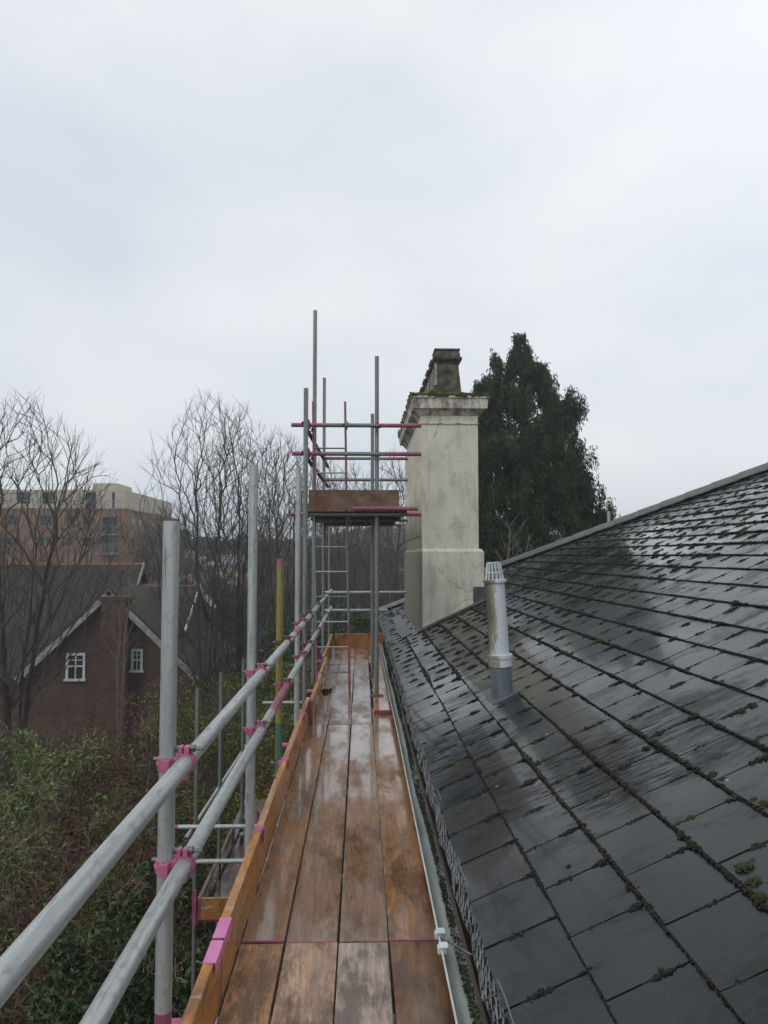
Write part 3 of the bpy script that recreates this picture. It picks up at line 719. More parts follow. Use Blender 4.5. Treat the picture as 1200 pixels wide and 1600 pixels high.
posts = [(2.22, 815, 1.0, 'galv', 'thick galvanised post nearest the camera at left', [(0, .14)]),
         (3.88, 727, .97, 'galv', 'tall galvanised post, second along the left rails', []),
         (5.2, 873, .97, 'yellow', 'yellow painted post with pink top behind the rails', []),
         (6.65, 730, .97, 'galv', 'grey post just beyond the yellow one', []),
         (7.5, 605, .97, 'galvd', 'grey corner post of the tower at its outer near side', []),
         (8.9, 480, .97, 'galvd', 'tallest grey post, rising high above the tower', []),
         (11.2, 588, .97, 'galvd', 'grey post at the far outer side of the tower', []),
         (13.3, 800, .97, 'galvd', 'grey corner post at the far end of the walkway', [])]
PY = []
for (d, topy, _, mt, lb, pk) in posts:
    zt_ = H + (868 - topy) / F * d; lo = .12
    L = zt_ - lo
    pk = [(0, .21)] if d < 3 else pk
    if mt == 'yellow': pk = [(L - .06, L), (0, .36, 'green')]
    tube((XP, d, lo), (XP, d, zt_), lb, mt, pk, group=None); PY.append(d)
# the lower half of the yellow post is green: a sleeve joined to it
ZU, ZL = 1.03, .737
pk_u = [(7.1, 7.35), (5.55, 6.05)]
tube((XR, -.6, ZU), (XR, 6.6, ZU), 'upper guard rail on the left, running toward the camera', 'galv', [(6.3, 6.75)])
tube((XR, 6.61, ZU), (XR - .0, 12.9, ZU), 'upper guard rail on the left, far length', 'galv', [(0, .25), (2.2, 2.5)])
tube((XR, -.6, ZL), (XR, 4.95, ZL), 'lower guard rail on the left, running toward the camera', 'galv', [(4.9, 5.6)])
tube((XR, 4.96, ZL), (XR, 12.9, ZL), 'lower guard rail on the left, far length', 'galv', [(0, .35), (1.5, 1.95)])
pn = ['nearest post', 'second post', 'yellow post', 'fourth post', 'tower corner post', 'tallest post', 'far tower post', 'far end post']
for d, nm in zip(PY, pn):
    if d > 12.8: continue
    for z, rn in ((ZU, 'upper'), (ZL, 'lower')):
        coupler((XP, d, z), (0, 0, 1), (XR, d, z), (0, 1, 0), 'coupler fixing the %s rail to the %s' % (rn, nm), 'pink' if d < 4 else ('pinkd' if (d < 6 and z == ZL) or (6 < d < 7) else ('rust' if d < 8 else 'galvd')))
# toe board clips
for d, nm in ((3.94, 'second post'), (5.25, 'yellow post'), (6.71, 'fourth post')):
    t = thing('board_clip', 'pink clip gripping the toe board at the ' + nm, 'clip', (-.53, d, .22), 'toe board clips')
    b = MB(); b.ring((-.535, d - .045, .205), (1, 0, 0), .03, .037, .032, 14, a0=0, a1=math.pi * 1.5); b.box((-.548, d - .05, .2285), (-.496, d, .234)); b.box((-.4995, d - .05, .16), (-.495, d, .2285)); b.build('hook', M['pink'], t, bevel=.002)
    b = MB(); b.tube((-.60, d - .03, .2), (-.53, d - .03, .2), .006, n=8); b.tube((-.62, d - .03, .2), (-.6, d - .03, .2), .013, n=6); b.build('bolt', M['bolt'], t)
# transoms under the deck and hidden standards below them
tl = ['first', 'second', 'third', 'fourth', 'fifth', 'sixth', 'seventh', 'eighth', 'ninth']
for k, d in enumerate((2.80, 4.0, 5.4, 6.75, 8.2, 9.4, 10.7, 12.0, 13.2)):
    tube((-.57 if k in (1, 2) else -.72, d, -.068), (.40, d, -.068), '%s cross tube from the camera under the walkway boards' % tl[k], 'galv', [(0, .16)], pm='pink')
for k, d in enumerate((2.80, 6.8, 10.75)):
    tube((.05, d + .0, GZ), (.05, d, -.1), 'grey support post under the walkway, %s' % ('near', 'middle', 'far')[k], 'galvd')
# far end guard rails
tube((-.68, 13.24, ZU - .05), (.80, 13.24, ZU - .05), 'upper cross rail at the far end of the walkway', 'galv', [])
tube((-.68, 13.24, .66), (.48, 13.24, .66), 'lower cross rail at the far end of the walkway', 'galv', [])
# ---- tower round the chimney
zA, zB, zC = 3.13, 2.80, 2.107
yF = 8.36
XO = .182
tube((XO, 8.48, .045), (XO, 8.48, H + (868 - 553) / F * 8.48), 'grey post standing on a base plate beside the chimney, near side', 'galvd')
b = MB(); b.box((XO - .075, 8.405, .043), (XO + .075, 8.555, .049)); b.tube((XO, 8.48, .049), (XO, 8.48, .12), .019, n=12); tag(b.build('base_plate', M['rust'], None, False, (XO, 8.48, .045)), 'rusty base plate under the near inner tower post', 'base plate')
tube((XO - .03, 9.84, .045), (XO - .03, 9.84, H + (868 - 645) / F * 9.84), 'shorter grey post right behind the base plate post', 'galvd')
def xt(y, x0, x1, z, lb, pk, mt='galvd', r=TR): return tube((x0, y, z), (x1, y, z), lb, mt, pk, r=r)
xt(yF + .03, -.80, .69, zA, 'top cross rail on the near side of the tower with pink ends', [(0, .36), (1.0, 1.6)])
xt(yF + .03, -.79, .69, zB, 'second cross rail on the near side of the tower with pink ends', [(0, .33), (1.05, 1.6)])
xt(yF + .03, -.80, .69, zC, 'platform cross tube on the near side of the tower', [(0, .1), (1.3, 1.6)])
xt(11.28, -.60, .72, zA, 'top cross rail on the far side of the tower', [(0, .4), (1.05, 1.4)])
xt(11.28, -.60, .72, zB, 'second cross rail on the far side of the tower', [])
xt(11.28, -.64, .62, zC, 'platform cross tube on the far side of the tower', [])
xt(9.75, -.64, .62, zC, 'platform cross tube in the middle of the tower', [])
tube((-.09, 8.27, 2.165), (.64, 8.29, 2.165), 'pink tube lying along the near edge of the tower platform', 'galv', [(0, 2)])
tube((-.63, 8.0, zA - .05), (-.55, 12.2, zA - .02), 'upper rusty rail running back along the tower', 'rust', [])
tube((-.63, 8.0, zB - .05), (-.55, 12.2, zB - .02), 'lower rusty rail running back along the tower', 'rust', [])
PB = [(-.62, -.395), (-.39, -.165), (-.16, .065), (.07, .295), (.30, .525)]
for k, (x0, x1) in enumerate(PB):
    board_mesh('scaffold_board', x0, x1, 8.32 + random.uniform(-.03, .03), 11.35, zC + .026, zC + .064, M['darkwood'], 'dark platform board of the tower, %s from the outer side' % tl[k], group='boards of the tower platform', pink=(0, 0))
b = MB(); b.box((-.60, 8.44, zC + .068), (.44, 8.478, zC + .285)); tag(b.build('toe_board', M['darkwood'], None, False, (0, 8.46, zC + .1), .003), 'brown toe board on the near side of the tower platform', 'toe board')
b = MB(); b.box((-.60, 8.5, zC + .068), (-.562, 11.2, zC + .285)); tag(b.build('toe_board', M['darkwood'], None, False, (-.58, 9.8, zC + .1), .003), 'brown toe board along the outer side of the tower platform', 'toe board')
for z, zn in ((zA, 'top'), (zB, 'second'), (zC, 'platform')):
    coupler((XO, 8.48, z), (0, 0, 1), (XO, yF + .06, z), (1, 0, 0), 'coupler holding the %s cross tube to the base plate post' % zn, 'galvd')
    coupler((-.60, yF + .09, z - .045), (0, 1, 0), (-.60, yF + .03, z), (1, 0, 0), 'coupler at the outer end of the %s near cross tube' % zn, 'rust')
coupler((-.17, yF + .03, zA), (1, 0, 0), (-.17, yF - .02, zA), (0, 0, 1), 'small coupler halfway along the top cross rail', 'galvd')
# ladder
lad = thing('ladder', 'pink-ended ladder standing on the walkway up to the tower', 'ladder', (-.32, 8.68, 0))
def lp(x, t): return Vector((x - .065 * t, 8.68 + .02 * t, 3.47 * t))
for x in (-.51, -.128):
    b = MB(); r_ = .014
    for (t0, t1, m_) in ((0, .24, 1), (.24, .70, 0), (.70, 1.0, 1)): b.tube(lp(x, t0), lp(x, t1), r_, n=12, m=m_, caps=True)
    b.build('stile', [M['galvd'], M['pinkd']], lad, True)
for k in range(11):
    t = (.28 + k * .292) / 3.47
    b = MB(); b.tube(lp(-.51, t), lp(-.128, t), .0095, n=8); b.build('rung', M['galv'] if k % 3 else M['galvd'], lad, True)
# wet leaf clump by the ladder foot
v, f = blobs([(-.43 + random.gauss(0, .04), 9.0 + random.gauss(0, .06), .012) for _ in range(30)], [random.uniform(.01, .025) for _ in range(30)], .6)
tag(np_mesh('moss_clump', v, f, M['mossb'], None, (-.43, 9, .01), smooth=True), 'small clump of moss on the boards beside the ladder foot', 'moss clump')
# ---- lower scaffold beyond the left rails
lx = -1.82
for (px, topy, d, lb) in ((309, 1075, 8.4, 'slim post of the lower scaffold with its top below the rails, left one'), (346, 1050, 9.3, 'slim post of the lower scaffold, middle one'), (381, 1030, 10.6, 'slim post of the lower scaffold half hidden by the second post')):
    q = aY(px, topy, d); tube((q.x, d, GZ), (q.x, d, q.z), lb, 'galvd')
tube((-2.12, 8.34, -1.34), (-.75, 8.34, -1.34), 'upper cross tube of the lower scaffold', 'galv', [(0, .12)])
tube((-2.12, 8.34, -1.71), (-.75, 8.34, -1.71), 'lower cross tube of the lower scaffold', 'galv', [(0, .08)])
tube((-1.86, 8.1, -1.38), (-1.80, 12.5, -1.36), 'guard rail running back along the lower scaffold', 'galv', [])
tube((-1.15, 8.42, GZ), (-1.15, 8.42, -1.2), 'inner post of the lower scaffold', 'galvd', [(6.0, 6.8)])
tube((-1.5, 11.5, -.62), (-.8, 11.5, -.62), 'far cross tube of the lower scaffold', 'galv', [])
for k in range(4):
    board_mesh('scaffold_board', -1.70 + k * .23, -1.475 + k * .23, 8.3, 12.2, -2.34, -2.30, M['darkwood'], 'dark board of the lower platform, %s from its outer side' % tl[k], group='boards of the lower platform')
board_mesh('toe_board', -1.755, -1.717, 8.2, 12.2, -2.27, -2.045, M['darkwood'], 'long dark toe board on the outer side of the lower platform', 'toe board')
b = MB(); b.box((-1.715, 8.2, -2.27), (-.76, 8.238, -2.045)); tag(b.build('toe_board', M['toe'], None, False, (-1.2, 8.2, -2.1), .003), 'short pale toe board across the near end of the lower platform', 'toe board')
b = MB(); b.box((-1.80, 8.17, -2.31), (-1.757, 8.20, -1.95)); tag(b.build('strap', M['pinkd'], None, False, (-1.78, 8.18, -2.1)), 'pink upright strap at the corner of the lower platform', 'end strap')
# ================================================================== ground, houses, trees
M['ground'] = simple('damp_ground', (.018, .022, .010), (.05, .048, .026), .8, .9, 0, .5, (1, 1, 1), 8, .1)
M['brickred'] = make_brick('red_brick', (.085, .036, .026), (.13, .056, .040), (.11, .09, .08))
M['brickfar'] = make_brick('orange_brick', (.24, .112, .066), (.30, .145, .085), (.24, .17, .13), rough=.9)
M['tile'] = make_brick('dark_clay_tile', (.036, .029, .022), (.052, .041, .031), (.015, .012, .010), 1, .17, .10)
M['ridgeo'] = simple('orange_ridge_tile', (.20, .075, .045), (.3, .12, .07), 3, .8)
M['white'] = simple('white_paint', (.55, .56, .55), (.72, .73, .72), 4, .5)
M['whited'] = simple('weathered_white_board', (.22, .23, .22), (.42, .43, .42), 5, .6)
M['glass'] = simple('dark_window_glass', (.012, .015, .018), (.03, .035, .04), 1.2, .08)
M['cream'] = simple('cream_cladding', (.42, .37, .27), (.5, .45, .34), .6, .8)
M['greyp'] = simple('grey_panel', (.16, .18, .2), (.22, .24, .26), 2, .6)
M['bark'] = simple('wet_bark', (.022, .017, .013), (.055, .044, .034), 3, .85, 0, .5, (1, 1, .3), 6, .03)
M['barkgrey'] = simple('grey_brown_bark', (.045, .038, .030), (.085, .072, .058), 3, .85, 0, .5, (1, 1, .3), 6, .03)
M['twig'] = simple('pale_twig', (.05, .042, .034), (.10, .086, .07), 5, .8, 0, 0)
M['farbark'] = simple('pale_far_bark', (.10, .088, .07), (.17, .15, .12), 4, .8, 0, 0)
M['redtwig'] = simple('reddish_twig', (.08, .034, .022), (.17, .08, .05), 5, .8, 0, 0)
M['tan'] = simple('tan_stem', (.15, .11, .07), (.26, .2, .13), 3, .8, 0, 0)
M['conif'] = make_leaf('conifer_foliage', (.006, .011, .004), (.024, .040, .013), (.065, .085, .028), .7, .35)
M['laurel'] = make_leaf('laurel_leaf', (.012, .024, .007), (.038, .068, .018), (.09, .14, .05), .35, 1.2)
M['pale'] = make_leaf('pale_green_leaf', (.06, .08, .022), (.14, .18, .05), (.23, .28, .10), .5, 1)
M['olive'] = make_leaf('olive_leaf', (.04, .048, .010), (.12, .13, .026), (.22, .22, .05), .5, 1)
M['hedge'] = make_leaf('hedge_foliage', (.018, .036, .012), (.05, .09, .028), (.10, .16, .045), .5, 1)
M['yellowleaf'] = make_leaf('yellow_leaf', (.10, .10, .01), (.2, .19, .02), (.3, .28, .04), .5, 1)
M['redleaf'] = make_leaf('red_brown_leaf', (.035, .014, .010), (.075, .030, .018), (.12, .06, .03), .6, 1)
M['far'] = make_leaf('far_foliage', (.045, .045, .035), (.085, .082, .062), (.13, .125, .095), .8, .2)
gm = MB(); gm.add([(-395, -58, GZ), (395, -58, GZ), (395, 455, GZ), (-395, 455, GZ)], [(0, 1, 2, 3)])
tag(gm.build('ground', M['ground']), 'dark damp ground of the gardens below', None, None, 'structure')
# ---- leaves
def leaves(n, centre, size, spread_fn, asp=.45, droop=.0, seed=0):
    r = np.random.default_rng(seed); c = spread_fn(n, r)
    d = r.normal(size=(n, 3)); d[:, 2] -= droop; d /= np.linalg.norm(d, axis=1)[:, None]
    e = r.normal(size=(n, 3)); e -= (e * d).sum(1)[:, None] * d; e /= np.linalg.norm(e, axis=1)[:, None]
    s = size * r.uniform(.55, 1.3, n)[:, None]
    nn = np.cross(d, e) * .15
    V = np.stack([c - d * s, c + e * s * asp + nn * s, c + d * s, c - e * s * asp + nn * s], 1).reshape(-1, 3)
    Fc = np.arange(4 * n).reshape(n, 4); at = np.repeat(r.random(n), 4)
    return V, Fc, at
def clumpy(c, rad, ncl, cr, seed, low=-.9):
    """points in clumps over the shell and inside of an ellipsoid, with gaps between the clumps"""
    r0 = np.random.default_rng(seed + 99); q = r0.normal(size=(ncl, 3)); q /= np.linalg.norm(q, axis=1)[:, None]
    q[:, 2] = np.maximum(q[:, 2], low); q *= (r0.uniform(.45, 1.0, ncl) ** .6)[:, None]
    q = np.array(c) + q * np.array(rad); crs = cr * r0.uniform(.5, 1.3, ncl)
    def fn(n, r):
        i = r.integers(0, ncl, n); g = r.normal(size=(n, 3)); g /= np.linalg.norm(g, axis=1)[:, None]
        return q[i] + g * (crs[i] * r.uniform(.2, 1, n) ** .5)[:, None] * np.array((1, 1, .75))
    return fn
# ---- bare trees
def tubes_np(segs, sides):
    """segs: list of (p0,r0,p1,r1)"""
    if not segs: return np.zeros((0, 3)), np.zeros((0, 4), int)
    A = np.array([s[0] for s in segs]); B = np.array([s[2] for s in segs]); ra = np.array([s[1] for s in segs]); rb = np.array([s[3] for s in segs])
    d = B - A; d /= np.linalg.norm(d, axis=1)[:, None] + 1e-9
    h = np.where(np.abs(d[:, 2:3]) < .9, np.array([[0, 0, 1.]]), np.array([[1., 0, 0]])); a = np.cross(d, h); a /= np.linalg.norm(a, axis=1)[:, None]; b = np.cross(d, a)
    t = np.arange(sides) * 2 * np.pi / sides
    ring = a[:, None] * np.cos(t)[None, :, None] + b[:, None] * np.sin(t)[None, :, None]
    V = np.concatenate([A[:, None] + ring * ra[:, None, None], B[:, None] + ring * rb[:, None, None]], 1).reshape(-1, 3)
    j = np.arange(sides); k = (j + 1) % sides
    f = np.stack([j, k, k + sides, j + sides], 1); Fc = (f[None] + (np.arange(len(segs)) * 2 * sides)[:, None, None]).reshape(-1, 4)
    return V, Fc
def grow(rnd, p, d, L, r, lv, maxlv, segs, P_):
    n = (8, 7, 5, 4, 3, 2)[lv]; st = L / n; kids = P_['kids'][lv] if lv < maxlv else 0
    marks = sorted(P_['from'][lv] + (1 - P_['from'][lv]) * ((i + rnd.random()) / max(1, kids)) for i in range(kids)); mi = 0
    r1 = r
    for i in range(n):
        t0, t1 = i / n, (i + 1) / n; ra = r * (1 - t0) ** .8 * .9 + r * .1 * (1 - t0) + .0; rb = r * (1 - t1) ** .8 * .9
        ra = max(ra, P_['tip']); rb = max(rb, P_['tip'])
        wv = P_['wob'][lv]; d = (d + np.array([rnd.gauss(0, wv), rnd.gauss(0, wv), rnd.gauss(0, wv) + P_['trop'][lv]])); d = d / np.linalg.norm(d)
        q = p + d * st; segs[lv].append((p, ra, q, rb))
        while mi < kids and marks[mi] <= t1:
            f = (marks[mi] - t0) * n; o = p + (q - p) * f; ang = R(rnd.uniform(*P_['ang'][lv])); az = rnd.uniform(0, 2 * math.pi)
            x = np.cross(d, [0.3, .1, 1.]); x /= np.linalg.norm(x); y = np.cross(d, x); e = d * math.cos(ang) + (x * math.cos(az) + y * math.sin(az)) * math.sin(ang)
            l2 = L * P_['len'][lv] * rnd.uniform(.6, 1.15) * (1 - .55 * marks[mi] if lv else 1 - .72 * marks[mi])
            grow(rnd, o, e, l2, max(rb * P_['rad'][lv], P_['tip']), lv + 1, maxlv, segs, P_); mi += 1
        p = q
BROAD = dict(kids=(16, 10, 7, 4, 3), **{'from': (.32, .2, .15, .12, .1)}, wob=(.05, .07, .05, .045, .05, .1), trop=(.04, .05, .05, .04, .02, 0), ang=((28, 55), (22, 46), (22, 44), (22, 42), (30, 60)), len=(.50, .58, .56, .55, .5), rad=(.55, .5, .5, .55, .6), tip=.0055)
UPR = dict(kids=(26, 9, 6, 4, 3), **{'from': (.22, .15, .12, .12, .1)}, wob=(.02, .035, .035, .04, .05, .1), trop=(.03, .06, .05, .04, .02, 0), ang=((24, 48), (20, 40), (20, 40), (22, 42), (30, 60)), len=(.40, .52, .56, .55, .45), rad=(.40, .48, .5, .55, .6), tip=.0048)
def bare_tree(base, height, r0, seed, prm, label, maxlv=4, stems=1, lean=.0, mat_='bark', group='bare winter trees', sc=1.0, tip=None, dirs=None):
    rnd = random.Random(seed); segs = [[] for _ in range(6)]; prm = dict(prm)
    if tip: prm['tip'] = tip
    for k in range(stems):
        a = 2 * math.pi * k / stems + rnd.random(); d = np.array([math.cos(a) * lean, math.sin(a) * lean, 1.0])
        if dirs: d = np.array(dirs[k])
        d /= np.linalg.norm(d)
        grow(rnd, np.array(base, float) + np.array([math.cos(a), math.sin(a), 0]) * .15 * (stems > 1), d, height * rnd.uniform(.88, 1), r0 * (1 if k == 0 else .8), 0, maxlv, segs, prm)
    t = thing('bare_tree', label, 'tree', base, group)
    V, Fc = tubes_np(segs[0], 9); np_mesh('trunk', V, Fc, M[mat_], t, smooth=True)
    V1, F1 = tubes_np(segs[1], 6); V2, F2 = tubes_np(segs[2], 4)
    parts = [(V1, F1), (V2, F2)] + [tubes_np(s, 3) for s in segs[3:]]
    o = 0; Vs = []; Fs = []
    for v, f in parts:
        if len(v): Vs.append(v); Fs.append(f + o); o += len(v)
    if Vs: np_mesh('crown', np.concatenate(Vs), np.concatenate(Fs), M[{'tan': 'tan', 'farbark': 'farbark'}.get(mat_, 'twig')], t)
    return t
def dome_tree(base, H_, rad, seed, label, n=2600, stems=((0, 0),), mat_='twig', trunk='bark', group='bare winter trees', low=.26, tip=.0052, wide=.55, tw=3, twl=.55, alpha=.32):
    """a bare winter crown: points filling a dome, each joined to the branch that reaches it most smoothly; every end carries straight twigs"""
    r = np.random.default_rng(seed); base = np.array(base, float)
    P_ = [base]; par = [-1]; dr = [np.array([0, 0, 1.])]; pl = [0.0]; trunk_n = set([0])
    for (sx_, sy_) in stems:
        last = 0; k_n = 16
        for k in range(1, k_n + 1):
            t = k / k_n * .80; bend = t ** 1.3
            q = base + np.array([sx_ * rad * bend, sy_ * rad * bend, t * H_]) + np.append(r.normal(size=2) * .06 * t, 0)
            if t < .12 and len(P_) > 17: last = min(k, 2); continue
            P_.append(q); par.append(last); d = q - P_[last]; l = np.linalg.norm(d); dr.append(d / l); pl.append(pl[last] + l); trunk_n.add(len(P_) - 1); last = len(P_) - 1
    m = n * 3; t = r.random(m); a = r.uniform(0, 2 * np.pi, m); u = r.random(m) ** .42
    prof = np.where(t < wide, np.sin(np.pi / 2 * (t / wide) ** .75), np.cos(np.pi / 2 * ((t - wide) / (1 - wide)) ** 1.5) ** .8)
    lump = 1 + .16 * np.sin(a * 3 + t * 7 + seed) + .10 * np.sin(a * 7 - t * 11)
    rr = rad * prof * u * lump; z = base[2] + H_ * (low + (1 - low) * t)
    keep = r.random(m) < prof ** 1.2
    pts = np.stack([base[0] + np.cos(a) * rr, base[1] + np.sin(a) * rr, z], 1)[keep][:n]
    o = base + np.array([0, 0, H_ * low * .8]); order = np.argsort(np.linalg.norm((pts - o) * np.array([1.25, 1.25, 1]), axis=1))
    cap = len(P_) + len(pts); A = np.zeros((cap, 3)); D = np.zeros((cap, 3)); L = np.zeros(cap); nn = len(P_)
    A[:nn] = P_; D[:nn] = dr; L[:nn] = pl
    for i in order:
        p = pts[i]; v = p - A[:nn]; ds = np.linalg.norm(v, axis=1) + 1e-6; c = (v * D[:nn]).sum(1) / ds
        up_ = v[:, 2] / ds
        cost = ds * (1 + 1.1 * (1 - c)) + alpha * L[:nn] + np.where(up_ < .25, (.25 - up_) * ds * 2.5, 0) + np.where(np.arange(nn) < 3, 3, 0)
        j = int(np.argmin(cost)); A[nn] = p; dd = v[j] / ds[j]; D[nn] = dd * .75 + D[j] * .25; D[nn] /= np.linalg.norm(D[nn]); L[nn] = L[j] + ds[j]; par.append(j); nn += 1
    # pull each inner point toward the line between its parent and children so limbs run smoothly
    par = np.array(par); kids = np.zeros(nn); ks = np.zeros((nn, 3))
    for it in range(2):
        kids[:] = 0; ks[:] = 0; np.add.at(kids, par[1:], 1); np.add.at(ks, par[1:], A[1:nn])
        inner = [k for k in range(1, nn) if kids[k] > 0 and k not in trunk_n]
        for k in inner: A[k] = A[k] * .5 + .25 * A[par[k]] + .25 * ks[k] / kids[k]
    sg = []; w = np.zeros(nn); e_ = 2.35; ends = [k for k in range(1, nn) if kids[k] == 0]
    for k in ends:
        d = A[k] - A[par[k]]; d /= np.linalg.norm(d) + 1e-9
        for q in range(tw):
            f = d + r.normal(size=3) * .30 + np.array([0, 0, .18]); f /= np.linalg.norm(f); l = twl * r.uniform(.5, 1.25); s0 = A[par[k]] + (A[k] - A[par[k]]) * r.uniform(.35, 1) if q else A[k]
            g = f + r.normal(size=3) * .12 + np.array([0, 0, .08]); g /= np.linalg.norm(g); mid = s0 + f * l * .5
            sg.append((s0, tip, mid, tip * .8)); sg.append((mid, tip * .8, mid + g * l * .5, tip * .5)); w[k] += tip ** e_ * .8
    for k in range(nn - 1, 0, -1): w[par[k]] += w[k]
    rad_ = np.maximum(w, 1e-12) ** (1 / e_)
    thin = []; thick = []; tr = []
    for k in range(1, nn):
        j = par[k]; ra = min(rad_[j], rad_[k] * 1.35); s = (A[j], ra, A[k], rad_[k])
        (tr if k in trunk_n else (thick if rad_[k] > .03 else thin)).append(s)
        if k not in trunk_n and rad_[k] < .03 and r.random() < .35:     # side twig along a limb
            f = A[k] - A[j]; f /= np.linalg.norm(f) + 1e-9; f = f + r.normal(size=3) * .45; f /= np.linalg.norm(f); s0 = A[j] + (A[k] - A[j]) * r.random(); sg.append((s0, tip * .9, s0 + f * twl * r.uniform(.3, .8), tip * .5))
    t_ = thing('bare_tree', label, 'tree', tuple(base), group)
    V, Fc = tubes_np(tr, 9); np_mesh('trunk', V, Fc, M[trunk], t_, smooth=True)
    Vs = []; Fs = []; o = 0
    for s_, sd in ((thick, 6), (thin, 4), (sg, 3)):
        v, f = tubes_np(s_, sd)
        if len(v): Vs.append(v); Fs.append(f + o); o += len(v)
    np_mesh('crown', np.concatenate(Vs), np.concatenate(Fs), M[mat_], t_)
    return t_
def gnd(px, Y): q = aY(px, 1000, Y); return (q.x, Y, GZ)
def topH(px, top, Y): return aY(px, top, Y).z - GZ
for (px, Y, top, wpx, sd, st_, kw, lb) in (
    (25, 25, 622, 150, 11, ((-.35, 0), (.25, .1), (.6, -.1)), dict(n=2000, low=.30, wide=.55, trunk='bark', tip=.0058), 'large bare tree with spreading dark limbs at the far left'),
    (-95, 23, 690, 100, 23, ((.1, 0),), dict(n=1500, trunk='bark'), 'bare tree cut by the left edge of the photo'),
    (322, 30, 615, 98, 5, ((0, 0), (-.35, .1), (.25, .2)), dict(n=1800, low=.24, trunk='barkgrey'), 'tall upright bare tree between the first and second posts'),
    (372, 31, 628, 68, 8, ((0, 0), (.25, .1)), dict(n=1400, low=.24, trunk='bark'), 'tall upright bare tree just left of the second post'),
    (432, 36, 668, 62, 31, ((0, 0), (-.3, 0)), dict(n=1200, trunk='barkgrey', tip=.0062), 'upright bare tree just right of the second post')):
    dome_tree(gnd(px, Y), topH(px, top, Y), wpx * Y / F, sd, lb, stems=st_, **kw)
for (px, Y, top, wpx, sd, lb) in ((458, 44, 690, 55, 41, 'bare tree behind the fourth post'), (503, 40, 708, 50, 42, 'bare tree behind the tall tower post'), (548, 43, 722, 50, 43, 'bare tree behind the ladder'), (612, 41, 706, 58, 44, 'bare tree seen beside the left face of the chimney'),
                         (582, 38, 768, 45, 45, 'lower bare tree behind the inner tower post'), (520, 36, 790, 42, 46, 'small bare tree behind the ladder rungs')):
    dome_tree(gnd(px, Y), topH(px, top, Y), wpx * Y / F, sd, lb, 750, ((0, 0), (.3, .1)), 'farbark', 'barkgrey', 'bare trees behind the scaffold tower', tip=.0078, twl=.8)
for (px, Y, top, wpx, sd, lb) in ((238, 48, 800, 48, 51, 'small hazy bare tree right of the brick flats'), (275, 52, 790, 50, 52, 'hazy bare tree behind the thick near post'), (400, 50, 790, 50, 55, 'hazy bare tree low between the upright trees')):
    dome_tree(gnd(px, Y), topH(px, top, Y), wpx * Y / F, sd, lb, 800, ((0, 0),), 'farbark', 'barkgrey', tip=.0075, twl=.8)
dome_tree(gnd(186, 27), topH(186, 790, 27), .8, 54, 'thin tan bare sapling before the gabled house chimney', 160, ((0, 0), (.5, .2)), 'tan', 'tan', low=.45, tip=.006, twl=.5)
